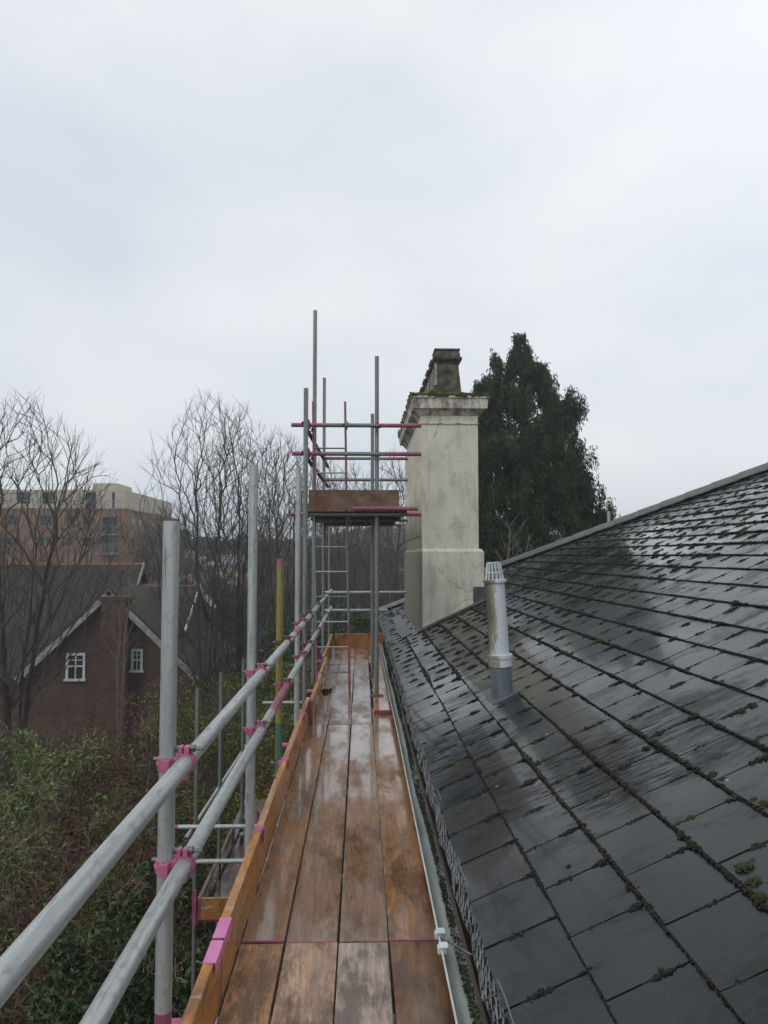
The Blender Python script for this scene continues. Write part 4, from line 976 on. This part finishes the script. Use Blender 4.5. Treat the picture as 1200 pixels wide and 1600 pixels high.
# ---- conifer beyond the roof
def conifer(base, H_, seed):
    r = np.random.default_rng(seed); rnd = random.Random(seed)
    t = thing('conifer_tree', 'tall dark drooping conifer behind the chimney and roof', 'tree', base)
    prof_y = np.array([-20, 0, 1.4, 3.2, 4.6, 6.0, 7.4, 9.3, 11, 30]); prof_w = np.array([0, .22, 1.05, 1.75, 2.2, 2.8, 3.3, 3.8, 4.1, 4.3])
    leaders = [(0, 0, 0), (-.75, .2, .55), (.62, -.3, 1.0), (-.4, .5, .55), (1.0, .6, 2.2), (-1.35, -.3, 1.7)]
    b = MB()
    for lx_, ly_, dz in leaders: b.tube((base[0] + lx_ * .3, base[1] + ly_ * .3, GZ), (base[0] + lx_, base[1] + ly_, GZ + H_ - dz - .4), .2 if dz == 0 else .1, .015, 8)
    C = []; brs = b; D = []; AT = []
    for k in range(400):
        dd = (k + rnd.random()) / 400; dd = dd ** .72 * (H_ - 4.0); lz = rnd.choice(leaders); z = GZ + H_ - dd
        if dd < lz[2]: continue
        wd = np.interp(dd, prof_y, prof_w); a = rnd.uniform(0, 2 * math.pi)
        rr = wd * rnd.uniform(.66, 1.04) * (1 + .08 * math.sin(a * 3 + z * 1.3) + .07 * math.sin(a * 7 - z * 2.4))
        cx = math.cos(a) * rr; cy = math.sin(a) * rr
        if dd < 2.6: cx = lz[0] * min(1, dd / 2 + .3) + math.cos(a) * rr * .5 * min(1, (dd - lz[2]) / 1.6 + .12); cy = lz[1] + math.sin(a) * rr * .5 * min(1, (dd - lz[2]) / 1.6 + .12)
        big = min(1, .3 + (dd - lz[2]) * .3); out_ = np.array([math.cos(a), math.sin(a), 0]); tone = rnd.random()
        ctr = np.array([base[0] + cx, base[1] + cy, z])
        brs.tube((base[0] + lz[0] * .5, base[1] + lz[1] * .5, z - .5), tuple(ctr), .035, .01, 4, caps=False)
        for j in range(9):
            sub_ = ctr + out_ * rnd.gauss(-.12, .22) * big + np.cross(out_, [0, 0, 1]) * rnd.gauss(0, .30) * big + np.array([0, 0, rnd.gauss(-.1, .3) * big])
            sz = rnd.uniform(.10, .19) * (.55 + .45 * big); n = int(60 + 520 * sz)
            g = r.normal(size=(n, 3)) * np.array([.6, .6, 1.35]) * sz; g = np.clip(g, -2.0 * sz * np.array([.6, .6, 1.35]), 2.0 * sz * np.array([.6, .6, 1.35])); g[:, 2] -= sz
            C.append(sub_ + g); D.append(np.tile(out_ * .3 + np.array([0, 0, -1.0]), (n, 1))); AT.append(np.clip(tone * .55 + rnd.random() * .2 + r.random(n) * .3, 0, 1))
    b.build('trunk', M['bark'], t)
    c = np.concatenate(C); D = np.concatenate(D); AT = np.concatenate(AT); n = len(c); d = D + r.normal(size=(n, 3)) * .38; d /= np.linalg.norm(d, axis=1)[:, None]
    e = r.normal(size=(n, 3)); e -= (e * d).sum(1)[:, None] * d; e /= np.linalg.norm(e, axis=1)[:, None]
    s = r.uniform(.04, .10, n)[:, None]
    V = np.stack([c - d * s, c + e * s * .26 - d * s * .1, c + d * s, c - e * s * .26 - d * s * .1], 1).reshape(-1, 3)
    print('conifer leaves', n)
    np_mesh('crown', V, np.arange(4 * n).reshape(n, 4), M['conif'], t, attr=np.repeat(AT, 4))
q = aY(812, 515, 27); conifer((q.x, 27, GZ), q.z - GZ, 3)
# pale bare stems low beside the conifer
dome_tree((aY(808, 860, 22).x, 22, GZ), topH(808, 800, 22), .7, 77, 'small pale bare tree in front of the conifer', 150, ((0, 0), (.4, 0)), 'farbark', 'farbark', low=.5, tip=.006, twl=.4)
# ---- shrubs
def shrub(px, Y, topy, rad, leafmat, nleaf, size, label, nm='shrub', stem='bark', nstem=10, seed=0, group='shrubs in the garden', ncl=36, cr=.34, droop=.3, asp=.45, x=None):
    top = aY(px, topy, Y); bx = top.x if x is None else x; h = top.z - GZ
    t = thing(nm, label, 'shrub', (bx, Y, GZ), group)
    c = (bx, Y, GZ + h * .52); rd = (rad, rad, h * .48)
    V, Fc, at = leaves(nleaf, c, size, clumpy(c, rd, ncl, cr * rad, seed), asp, droop, seed)
    np_mesh('foliage', V, Fc, M[leafmat], t, attr=at)
    rnd = random.Random(seed); segs = [[] for _ in range(6)]
    prm = dict(kids=(9, 5, 3, 2, 2), **{'from': (.2, .2, .2, .2, .2)}, wob=(.12, .16, .2, .2, .2, .2), trop=(0, .02, .0, 0, 0, 0), ang=((20, 60),) * 5, len=(.5, .5, .5, .5, .5), rad=(.6,) * 5, tip=.004)
    for k in range(int(nstem * .6)):
        a = rnd.uniform(0, 6.28); l = rnd.uniform(.2, .62)
        grow(rnd, np.array([bx + math.cos(a) * .2, Y + math.sin(a) * .2, GZ]), np.array([math.cos(a) * l, math.sin(a) * l, 1.]) / math.hypot(1, l), h * rnd.uniform(.7, .98), .024, 0, 2, segs, prm)
    Vs = []; Fs = []; o = 0
    for s_, sd in ((segs[0], 5), (segs[1], 3), (segs[2], 3)):
        v, f = tubes_np(s_, sd); Vs.append(v); Fs.append(f + o); o += len(v)
    np_mesh('stems', np.concatenate(Vs), np.concatenate(Fs), M[stem], t)
    return t
SH = [(395, 19, 1035, 2.0, 'olive', 15000, .042, 'olive green shrub right of the second post', 'bark', 10), (300, 20, 1045, 2.1, 'olive', 15000, .042, 'olive green shrub between the first and second posts', 'bark', 10),
      (215, 19, 1088, 1.7, 'olive', 8000, .04, 'sparse olive shrub left of the nearest post', 'redtwig', 14), (430, 14, 1165, .8, 'yellowleaf', 2200, .035, 'small shrub with yellow leaves below the yellow post', 'bark', 6),
      (335, 14.5, 1190, 1.3, 'olive', 6000, .036, 'dark olive shrub behind the lower scaffold', 'bark', 9), (280, 12.5, 1290, 1.2, 'laurel', 5000, .05, 'dark green laurel beside the lower scaffold posts', 'bark', 8),
      (30, 17, 1105, 2.0, 'pale', 10000, .06, 'pale green leafy shrub at the left edge', 'tan', 10), (95, 16, 1130, 1.5, 'pale', 4000, .055, 'thin pale green shrub second from the left edge', 'redtwig', 12),
      (175, 15.5, 1140, 1.6, 'redleaf', 4200, .045, 'reddish brown twiggy shrub under the gabled house', 'redtwig', 22), (110, 13.5, 1210, 1.3, 'redleaf', 2600, .04, 'red-brown bush in front of the pale green shrub', 'redtwig', 22),
      (20, 12.5, 1265, 1.3, 'pale', 6000, .045, 'tangled brown and green bush at the left edge', 'tan', 20), (215, 13, 1255, 1.2, 'olive', 3000, .045, 'tangled bush left of the nearest post at mid height', 'redtwig', 18),
      (60, 11, 1370, 1.3, 'redleaf', 1800, .04, 'tangle of bare brambles low at the left edge', 'tan', 22), (150, 11.2, 1370, 1.1, 'laurel', 4000, .05, 'dark laurel bush between the two rails', 'bark', 8),
      (215, 10.5, 1400, 1.1, 'laurel', 5000, .052, 'dark green laurel behind the nearest post', 'bark', 8), (100, 9.5, 1480, 1.1, 'laurel', 5500, .05, 'dark green laurel low in the left corner', 'bark', 8),
      (20, 9.6, 1500, 1.0, 'laurel', 4000, .05, 'dark laurel under the upper rail at the left edge', 'bark', 8), (200, 9, 1540, 1.0, 'laurel', 5500, .05, 'glossy dark laurel at the bottom beside the lower rail', 'bark', 8),
      (310, 10, 1440, .9, 'laurel', 4500, .05, 'dark laurel below the pale end board of the lower scaffold', 'bark', 8), (265, 15, 1190, 1.2, 'olive', 4000, .04, 'low olive bush just right of the nearest post', 'bark', 10)]
for k, (px, Y, ty, rad, lm, nl, sz, lb, stm, ns) in enumerate(SH):
    shrub(px, Y, ty, rad, lm, nl, sz, lb, 'shrub', stm, ns, 100 + k)
# arching bare stems in front of the shrubs
rnd = random.Random(9)
for k, (px, Y, ty, lb, mt) in enumerate(((75, 19, 1000, 'tall tangled bare twigs before the lower wall of the gabled house', 'redtwig'), (230, 20, 1020, 'bare brown twigs rising below the small right sash window', 'redtwig'), (40, 14, 1085, 'arching bare reddish stems at the left edge', 'tan'), (150, 13.5, 1085, 'arching bare stems below the white gable boards', 'tan'), (95, 12, 1190, 'mass of fine reddish twigs at mid height on the left', 'redtwig'), (190, 12, 1150, 'fine reddish twigs left of the nearest post', 'redtwig'), (30, 10.5, 1330, 'loose bare twigs low at the left edge', 'tan'), (165, 10, 1380, 'loose bare twigs between the two rails', 'redtwig'))):
    top = aY(px, ty, Y); h = top.z - GZ; t = thing('twig_bush', lb, 'shrub', (top.x, Y, GZ), 'twiggy bushes'); segs = [[] for _ in range(6)]
    prm = dict(kids=(12, 6, 3, 2, 2), **{'from': (.25, .2, .2, .2, .2)}, wob=(.10, .14, .2, .2, .2, .2), trop=(-.03, -.02, .0, 0, 0, 0), ang=((25, 70),) * 5, len=(.42, .5, .5, .5, .5), rad=(.6,) * 5, tip=.0042)
    for j in range(12):
        a = rnd.uniform(0, 6.28); l = rnd.uniform(.1, .5)
        grow(rnd, np.array([top.x + math.cos(a) * .3, Y + math.sin(a) * .3, GZ]), np.array([math.cos(a) * l, math.sin(a) * l, 1.]) / math.hypot(1, l), h * rnd.uniform(.62, .98), .02, 0, 3, segs, prm)
    Vs = []; Fs = []; o = 0
    for s_ in segs[:4]:
        v, f = tubes_np(s_, 3)
        if len(v): Vs.append(v); Fs.append(f + o); o += len(v)
    np_mesh('stems', np.concatenate(Vs), np.concatenate(Fs), M[mt], t)
# undergrowth: ivy and laurel litter over the ground
def under(n, r):
    y = r.uniform(6, 34, n); x = -r.uniform(.3, .62, n) * y * r.uniform(0.05, 1.3, n); z = GZ + .1 + np.abs(r.normal(size=n)) * .35 + .6 * np.abs(np.sin(x * 1.3 + y * .7) * np.cos(y * .9 - x))
    return np.stack([x, y, z], 1)
V, Fc, at = leaves(70000, None, .06, under, .5, 0, 5)
tag(np_mesh('undergrowth', V, Fc, M['laurel'], attr=at), 'dark green leafy undergrowth covering the ground', None, None, 'stuff')
def under2(n, r):
    y = r.uniform(7, 20, n); x = -r.uniform(.1, .62, n) * y; z = GZ + 1.0 + np.abs(r.normal(size=n)) * .6 + .7 * np.abs(np.sin(x * 1.3 + y * .7) * np.cos(y * .9 - x))
    return np.stack([x, y, z], 1)
V, Fc, at = leaves(42000, None, .055, under2, .5, .2, 6)
tag(np_mesh('undergrowth', V, Fc, M['laurel'], attr=at), 'tangled leafy undergrowth between the bushes', None, None, 'stuff')
# hedge of dark conifers beyond the end of the walkway
for k, (px, Y, ty, rad, lb) in enumerate(((520, 26, 935, 2.0, 'dark green hedge conifer behind the ladder'), (572, 27, 925, 2.1, 'dark green hedge conifer behind the inner tower post'), (625, 28, 915, 2.1, 'dark green hedge conifer beside the chimney foot'), (470, 27, 960, 1.9, 'dark green hedge conifer behind the fourth post'))):
    shrub(px, Y, ty, rad, 'hedge', 14000, .06, lb, 'hedge_conifer', 'bark', 4, 300 + k, 'hedge conifers beyond the walkway', 60, .3)
for k, (px, Y, ty, rad) in enumerate(((440, 24, 1010, 1.5), (490, 21, 1020, 1.4))):
    shrub(px, Y, ty, rad, 'olive', 6000, .05, ('brown-green bush behind the yellow post', 'brown-green bush just past the fourth post')[k], 'shrub', 'redtwig', 10, 330 + k)
# ---- gabled brick house
HY = 34.0
def hx(px, Y): return aY(px, 900, Y).x
def hz(py, Y, px=180): return aY(px, py, Y).z
gh = thing('brick_house', 'red brick gabled house with dark tiled roof and white sash windows', 'house', (hx(175, HY), HY, GZ))
ax_, az_ = hx(176, HY), hz(922, HY); ex0, ex1 = hx(48, HY), hx(308, HY); ez = hz(1050, HY)
ex0 = ax_ - (ex1 - ax_)
b = MB(); th = 9.0
b.add([(ex0 + .2, HY, GZ), (ex1 - .2, HY, GZ), (ex1 - .2, HY, ez + .1), (ax_, HY, az_ - .12), (ex0 + .2, HY, ez + .1), (ex0 + .2, HY + th, GZ), (ex1 - .2, HY + th, GZ), (ex1 - .2, HY + th, ez + .1), (ax_, HY + th, az_ - .12), (ex0 + .2, HY + th, ez + .1)],
      [(0, 1, 2, 3, 4), (1, 6, 7, 2), (5, 0, 4, 9), (6, 5, 9, 8, 7)])
wl = b.build('wall', M['brickred'], gh)
def slab(p, q, wv, up_, m_=0, b=None):
    p, q, wv = Vector(p), Vector(q), Vector(wv); n_ = (q - p).cross(wv).normalized()
    if n_.z < 0: n_ = -n_
    n_ *= up_; v = [p, q, q + wv, p + wv]; v += [x + n_ for x in v]
    b.add(v, [(0, 3, 2, 1), (4, 5, 6, 7), (0, 1, 5, 4), (1, 2, 6, 5), (2, 3, 7, 6), (3, 0, 4, 7)], m_)
b = MB(); ov = .45
slab((ax_, HY - ov, az_), (ex0 - .25, HY - ov, ez - .25), (0, th + ov, 0), .12, 0, b); slab((ax_, HY - ov, az_), (ex1 + .25, HY - ov, ez - .25), (0, th + ov, 0), .12, 0, b)
rf = b.build('roof', M['tile'], gh)
for sg, e_ in ((-1, ex0), (1, ex1)):
    b = MB(); p0 = Vector((ax_, HY - ov - .03, az_ + .02)); p1 = Vector((e_ + sg * .25, HY - ov - .03, ez - .23)); d = (p1 - p0).normalized(); s_ = d.cross(Vector((0, 1, 0)))
    if s_.z > 0: s_ = -s_
    b.obox((p0 + p1) / 2 + s_ * .1, (d, s_, (0, 1, 0)), ((p1 - p0).length / 2, .13, .02)); b.build('bargeboard', M['whited'], rf)
# chimney breast up the gable
b = MB(); c0, c1 = hx(158, HY - .4), hx(203, HY - .4); b.box((c0, HY - .75, GZ), (c1, HY - .46, hz(985, HY))); b.box((c0 + .1, HY - .6, hz(985, HY) - .3), (c1 - .1, HY + .3, hz(938, HY))); b.box((c0, HY - .65, hz(938, HY)), (c1, HY + .35, hz(931, HY)))
b.build('chimney', M['brickred'], gh)
def sash(parent, x0, x1, z0, z1, y, nx=2, nz_=3, fm='white', d=.06):
    b = MB(); fw = .11
    b.box((x0, y - d, z0), (x0 + fw, y, z1)); b.box((x1 - fw, y - d, z0), (x1, y, z1)); b.box((x0 + fw, y - d, z1 - fw), (x1 - fw, y, z1)); b.box((x0 - .06, y - d - .06, z0 - .07), (x1 + .06, y, z0 + .03))
    zm = (z0 + z1) / 2; b.box((x0 + fw, y - d + .01, zm - .035), (x1 - fw, y, zm + .035))
    for k in range(1, nx): xx = x0 + (x1 - x0) * k / nx; b.box((xx - .025, y - d + .02, z0 + .03), (xx + .025, y - .012, z1 - fw))
    b.box((x0 + fw, y - d + .022, z1 - (z1 - z0) * .27 - .015), (x1 - fw, y - .012, z1 - (z1 - z0) * .27 + .015))
    wd = b.build('window', M[fm], parent); b = MB(); b.box((x0 + fw * .5, y - .01, z0 + .02), (x1 - fw * .5, y - .004, z1 - fw * .5)); b.build('pane', M['glass'], wd)
    return wd
sash(gh, hx(107, HY), hx(137, HY), hz(1061, HY), hz(1020, HY), HY - .005)
sash(gh, hx(208, HY), hx(226, HY), hz(1048, HY), hz(1014, HY), HY - .005)
# main range behind, ridge across
b = MB(); Y1, Y2 = 36.0, 41.0; rx0, rx1 = hx(-120, Y2), hx(224, Y2); rz = hz(886, Y2, 100); ez2 = hz(1062, Y1, 60)
mr = thing('brick_house', 'long dark tiled roof of a brick house with thin orange ridge, behind the white gable', 'house', (rx0, Y2, GZ), None)
slab((rx0, Y2, rz), (rx1, Y2, rz), (0, Y1 - Y2, ez2 - rz), .12, 0, b); slab((rx0, Y2, rz), (rx1, Y2, rz), (0, Y2 - Y1, ez2 - rz), .12, 0, b)
b.build('roof', M['tile'], mr)
b = MB(); b.tube((rx0, Y2, rz + .12), (rx1, Y2, rz + .12), .11, n=8); b.build('ridge_tile', M['ridgeo'], mr)
b = MB(); b.box((rx0 + .3, Y1 + .5, GZ), (rx1 - .3, Y2 * 2 - Y1 - .5, ez2 + .2)); b.add([(rx1 - .28, Y1 + .5, ez2 + .2), (rx1 - .28, Y2 * 2 - Y1 - .5, ez2 + .2), (rx1 - .28, Y2, rz - .2)], [(0, 1, 2)]); b.build('wall', M['brickred'], mr)
b = MB(); slab((rx1 + .02, Y2, rz + .1), (rx1 + .02, Y1, ez2 + .1), (.06, 0, 0), .2, 0, b); b.build('bargeboard', M['whited'], mr)
# right-hand range: another ridge, lower
Y3 = 39.0; bx0, bx1 = hx(205, Y3), hx(312, Y3); bz = hz(920, Y3, 260); bz2 = hz(992, 36, 260)
rr_ = thing('brick_house', 'lower brick house with mossy dark roof and orange ridge, right of the white gable', 'house', (bx1, Y3, GZ))
b = MB(); slab((bx0, Y3, bz), (bx1, Y3, bz), (0, -3.2, bz2 - bz), .12, 0, b); slab((bx0, Y3, bz), (bx1, Y3, bz), (0, 3.2, bz2 - bz), .12, 0, b); b.build('roof', M['tile'], rr_)
b = MB(); b.tube((bx0, Y3, bz + .12), (bx1, Y3, bz + .12), .09, n=8); b.build('ridge_tile', M['ridgeo'], rr_)
b = MB(); b.box((bx0, Y3 - 2.9, GZ), (bx1 - .2, Y3 + 2.9, bz2 + .1)); b.add([(bx1 - .19, Y3 - 2.9, bz2 + .1), (bx1 - .19, Y3 + 2.9, bz2 + .1), (bx1 - .19, Y3, bz - .15)], [(0, 1, 2)]); b.build('wall', M['brickred'], rr_)
b = MB(); slab((bx1 + .02, Y3, bz + .1), (bx1 + .02, Y3 - 3.2, bz2 + .1), (.06, 0, 0), .2, 0, b); b.build('bargeboard', M['white'], rr_)
# small distant gable
g2 = thing('brick_house', 'distant house gable with white edge boards between the near posts', 'house', (hx(292, 55), 55, GZ))
b = MB(); x0, x1, z0, z1 = hx(255, 55), hx(330, 55), hz(945, 55), hz(900, 55)
b.add([(x0, 55, GZ), (x1, 55, GZ), (x1, 55, z0), ((x0 + x1) / 2, 55, z1), (x0, 55, z0), (x0, 63, GZ), (x1, 63, GZ), (x1, 63, z0), ((x0 + x1) / 2, 63, z1), (x0, 63, z0)], [(0, 1, 2, 3, 4), (1, 6, 7, 2), (5, 0, 4, 9), (6, 5, 9, 8, 7)]); b.build('wall', M['brickfar'], g2)
b = MB(); xm = (x0 + x1) / 2; slab((xm, 54.6, z1 + .05), (x0 - .3, 54.6, z0 - .2), (0, 8.6, 0), .12, 0, b); slab((xm, 54.6, z1 + .05), (x1 + .3, 54.6, z0 - .2), (0, 8.6, 0), .12, 0, b); b.build('roof', M['tile'], g2)
for e_, sg in ((x0, -1), (x1, 1)):
    b = MB(); slab((xm, 54.5, z1 - .05), (e_ + sg * .3, 54.5, z0 - .3), (0, .08, 0), .3, 0, b); b.build('bargeboard', M['white'], g2)
# distant houses between the trees
for k, (px, Y, wpx, ty, ey, lb) in enumerate(((360, 95, 60, 868, 885, 'distant pale house roof between the upright trees'), (430, 105, 50, 872, 888, 'distant house roof behind the second post'), (300, 110, 44, 862, 878, 'distant hazy house roof left of the upright trees'), (240, 85, 44, 892, 905, 'distant low roof right of the brick flats'))):
    t = thing('distant_house', lb, 'house', (hx(px, Y), Y, GZ), 'distant houses'); x0, x1 = hx(px - wpx / 2, Y), hx(px + wpx / 2, Y); z1, z0 = hz(ty, Y, px), hz(ey, Y, px)
    b = MB(); slab((x0, Y + 4, z1), (x1, Y + 4, z1), (0, -4, z0 - z1), .15, 0, b); slab((x0, Y + 4, z1), (x1, Y + 4, z1), (0, 4, z0 - z1), .15, 0, b); b.build('roof', M['tile'] if k % 2 else M['greyp'], t)
    b = MB(); b.box((x0 + .3, Y + .3, GZ), (x1 - .3, Y + 7.7, z0 + .05)); b.build('wall', M['cream'] if k % 2 == 0 else M['brickfar'], t)
# ---- brick flats with set-back cream top floor
AY = 88.0
fl_ = thing('apartment_building', 'hazy orange brick flats with a set-back cream top floor, far left', 'building', (hx(190, AY), AY, GZ))
x1 = hx(193, AY); x0 = x1 - 34; zt_ = hz(797, AY, 100); dp = 26
yaw_f = 0
# front block: wall with real openings made from strips between the windows
wins = []
for (px0, px1) in ((8, 26), (58, 78), (98, 112), (128, 145)):
    for (py0, py1) in ((806, 822), (838, 854)): wins.append((hx(px0, AY), hx(px1, AY), hz(py1, AY, 100), hz(py0, AY, 100)))
wins += [(hx(158, AY), hx(182, AY), hz(834, AY, 150), hz(808, AY, 150)), (hx(158, AY), hx(182, AY), hz(864, AY, 150), hz(840, AY, 150))]
def wall_with_holes(b, x0, x1, z0, z1, y, th_, holes):
    xs = sorted(set([x0, x1] + [v for h in holes for v in h[:2] if x0 < v < x1])); zs = sorted(set([z0, z1] + [v for h in holes for v in h[2:] if z0 < v < z1]))
    for i in range(len(xs) - 1):
        run = None
        for j in range(len(zs) - 1):
            cx, cz = (xs[i] + xs[i + 1]) / 2, (zs[j] + zs[j + 1]) / 2; ins = any(h[0] < cx < h[1] and h[2] < cz < h[3] for h in holes)
            if not ins: run = (run[0], zs[j + 1]) if run else (zs[j], zs[j + 1])
            if (ins or j == len(zs) - 2) and run:
                b.box((xs[i], y, run[0]), (xs[i + 1], y + th_, run[1])); run = None
b = MB(); wall_with_holes(b, x0, x1, GZ, zt_, AY, .4, wins); b.box((x1 - .4, AY + .402, GZ), (x1, AY + dp, zt_)); b.box((x0, AY + dp - .4, GZ), (x1 - .42, AY + dp - .01, zt_)); b.box((x0 + .01, AY + .41, GZ), (x0 + .4, AY + dp - .42, zt_))
b.build('wall', M['brickfar'], fl_)
b = MB(); b.box((x0, AY + .45, zt_ - .3), (x1 - .45, AY + dp - .45, zt_ - .02)); b.build('flat_roof', M['greyp'], fl_)
b = MB(); b.box((x0 - .1, AY - .12, zt_), (x1 + .12, AY + .5, zt_ + .22)); b.box((x1 - .4, AY + .51, zt_), (x1 + .12, AY + dp, zt_ + .22)); b.build('coping', M['brickfar'], fl_)
for k, (a, c, d, e) in enumerate(wins):
    big = k >= len(wins) - 2; yy = AY + (1.0 if big else .22)
    b = MB(); b.box((a, yy, d), (a + .1, yy + .08, e)); b.box((c - .1, yy, d), (c, yy + .08, e)); b.box((a + .1, yy, e - .1), (c - .1, yy + .08, e)); b.box((a + .1, yy, d), (c - .1, yy + .08, d + .1)); b.box(((a + c) / 2 - .05, yy, d + .1), ((a + c) / 2 + .05, yy + .08, e - .1))
    wd = b.build('window', M['greyp'], fl_); b = MB(); b.box((a, yy + .1, d), (c, yy + .12, e)); b.build('pane', M['glass'], wd)
    if big:
        b = MB(); b.box((a - .3, AY - .9, d - .2), (c + .3, AY - .01, d - .03)); 
        for j in range(14): xx = a - .25 + (c - a + .5) * j / 13; b.box((xx - .02, AY - .88, d - .03), (xx + .02, AY - .84, d + 1.0))
        b.box((a - .3, AY - .9, d + 1.0), (c + .3, AY - .82, d + 1.06)); b.build('balcony', M['greyp'], fl_)
for k in range(8):
    for (py0, py1) in ((808, 824), (840, 856)):
        y_ = AY + 2.5 + k * 2.9; b = MB(); b.box((x1 + .005, y_, hz(py1, AY, 190)), (x1 + .06, y_ + 1.2, hz(py0, AY, 190))); b.box((x1 + .06, y_ + .1, hz(py1, AY, 190) + .1), (x1 + .07, y_ + 1.1, hz(py0, AY, 190) - .1), 1); b.build('window', [M['greyp'], M['glass']], fl_)
zc = hz(763, AY, 100); tw = [(hx(24, AY + 2), hx(44, AY + 2), zt_ + .9, zt_ + 2.3), (hx(62, AY + 2), hx(82, AY + 2), zt_ + .9, zt_ + 2.3), (hx(131, AY + 2), hx(147, AY + 2), zt_ + .3, zt_ + 2.3), (hx(172, AY + 2), hx(177, AY + 2), zt_ + .3, zt_ + 2.3)]
b = MB(); wall_with_holes(b, x0, x1 - .6, zt_ - .01, zc, AY + 2, .4, tw); b.box((x1 - 1.0, AY + 2.41, zt_ - .01), (x1 - .6, AY + dp - 2, zc)); b.box((x0, AY + 2.42, zc - .3), (x1 - 1.01, AY + dp - 2, zc - .02)); b.box((hx(142, AY + 6), AY + 6, zc - .02), (hx(180, AY + 6), AY + 12, zc + 1.2))
top_ = b.build('top_floor', M['cream'], fl_)
for (a, c, d, e) in tw:
    b = MB(); b.box((a, AY + 2.2, d), (c, AY + 2.24, e)); b.build('pane', M['glass'], top_)
b = MB()
for j in range(70): xx = x0 + (x1 - x0) * j / 69; b.box((xx - .025, AY + .1, zt_ + .22), (xx + .025, AY + .15, zt_ + 1.1))
b.box((x0, AY + .08, zt_ + 1.1), (x1, AY + .17, zt_ + 1.17)); b.build('roof_railing', M['greyp'], fl_)
# ---- far trees
def far_tree_mesh(seed, dens_=2600):
    V, Fc, at = leaves(dens_, None, .28, clumpy((0, 0, 5.2), (3.2, 3.2, 4.4), 40, 1.15, seed), .6, .2, seed)
    V2, F2 = tubes_np([((0, 0, 0), .3, (0.1, 0, 3), .22), ((.1, 0, 3), .22, (0, .1, 6), .08)], 6); return V, Fc, at, V2, F2
protos = []
for s_ in range(3):
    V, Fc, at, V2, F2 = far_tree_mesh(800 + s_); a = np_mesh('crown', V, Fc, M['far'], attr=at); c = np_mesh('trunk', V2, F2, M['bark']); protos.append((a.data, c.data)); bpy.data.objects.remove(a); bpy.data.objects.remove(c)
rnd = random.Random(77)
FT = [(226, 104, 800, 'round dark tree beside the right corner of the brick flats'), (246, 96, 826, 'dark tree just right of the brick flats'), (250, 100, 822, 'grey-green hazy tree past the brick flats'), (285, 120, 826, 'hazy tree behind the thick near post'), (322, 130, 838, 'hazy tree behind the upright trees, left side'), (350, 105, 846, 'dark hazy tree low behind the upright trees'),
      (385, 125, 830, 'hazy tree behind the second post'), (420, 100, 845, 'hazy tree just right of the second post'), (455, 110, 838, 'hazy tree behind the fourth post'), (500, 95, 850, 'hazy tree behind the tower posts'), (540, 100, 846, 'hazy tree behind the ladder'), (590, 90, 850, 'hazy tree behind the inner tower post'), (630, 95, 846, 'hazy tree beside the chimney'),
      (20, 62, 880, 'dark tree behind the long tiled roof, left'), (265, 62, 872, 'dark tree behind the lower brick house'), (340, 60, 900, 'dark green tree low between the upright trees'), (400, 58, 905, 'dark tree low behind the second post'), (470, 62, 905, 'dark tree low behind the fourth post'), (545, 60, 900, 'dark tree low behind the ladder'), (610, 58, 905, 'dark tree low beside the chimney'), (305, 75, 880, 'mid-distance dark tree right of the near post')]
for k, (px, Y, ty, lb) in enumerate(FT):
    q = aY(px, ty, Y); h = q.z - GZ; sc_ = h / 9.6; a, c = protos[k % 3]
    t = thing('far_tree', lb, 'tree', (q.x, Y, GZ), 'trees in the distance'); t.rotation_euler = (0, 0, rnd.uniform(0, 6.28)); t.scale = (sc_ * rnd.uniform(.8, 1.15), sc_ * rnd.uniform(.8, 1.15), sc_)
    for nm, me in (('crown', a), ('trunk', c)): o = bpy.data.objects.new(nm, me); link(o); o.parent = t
# far wooded ridge, one mass
def wood(n, r):
    x = r.uniform(-190, 150, n); y = r.uniform(190, 235, n); top = 9 + 3.0 * np.sin(x * .021 + 1) + 2.2 * np.sin(x * .07) + 1.4 * np.sin(x * .23 + y); return np.stack([x, y, GZ + r.uniform(0, 1, n) ** .6 * (top + 4)], 1)
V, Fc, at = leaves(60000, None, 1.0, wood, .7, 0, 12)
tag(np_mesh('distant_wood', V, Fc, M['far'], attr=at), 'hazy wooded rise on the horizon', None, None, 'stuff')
# ---- the damp air
hz_m = bpy.data.materials.new('damp_air'); hz_m.use_nodes = True; t_ = hz_m.node_tree; t_.nodes.clear()
o_ = t_.nodes.new('ShaderNodeOutputMaterial'); pv = t_.nodes.new('ShaderNodeVolumePrincipled'); pv.inputs['Color'].default_value = (.93, .96, 1, 1); pv.inputs['Density'].default_value = .0016
pv.inputs['Anisotropy'].default_value = 0.35
t_.links.new(pv.outputs[0], o_.inputs['Volume'])
b = MB(); b.box((-400, -60, GZ - 1), (400, 460, 16)); ho = b.build('haze', hz_m); tag(ho, 'thin pale damp haze in the air', None, None, 'stuff')
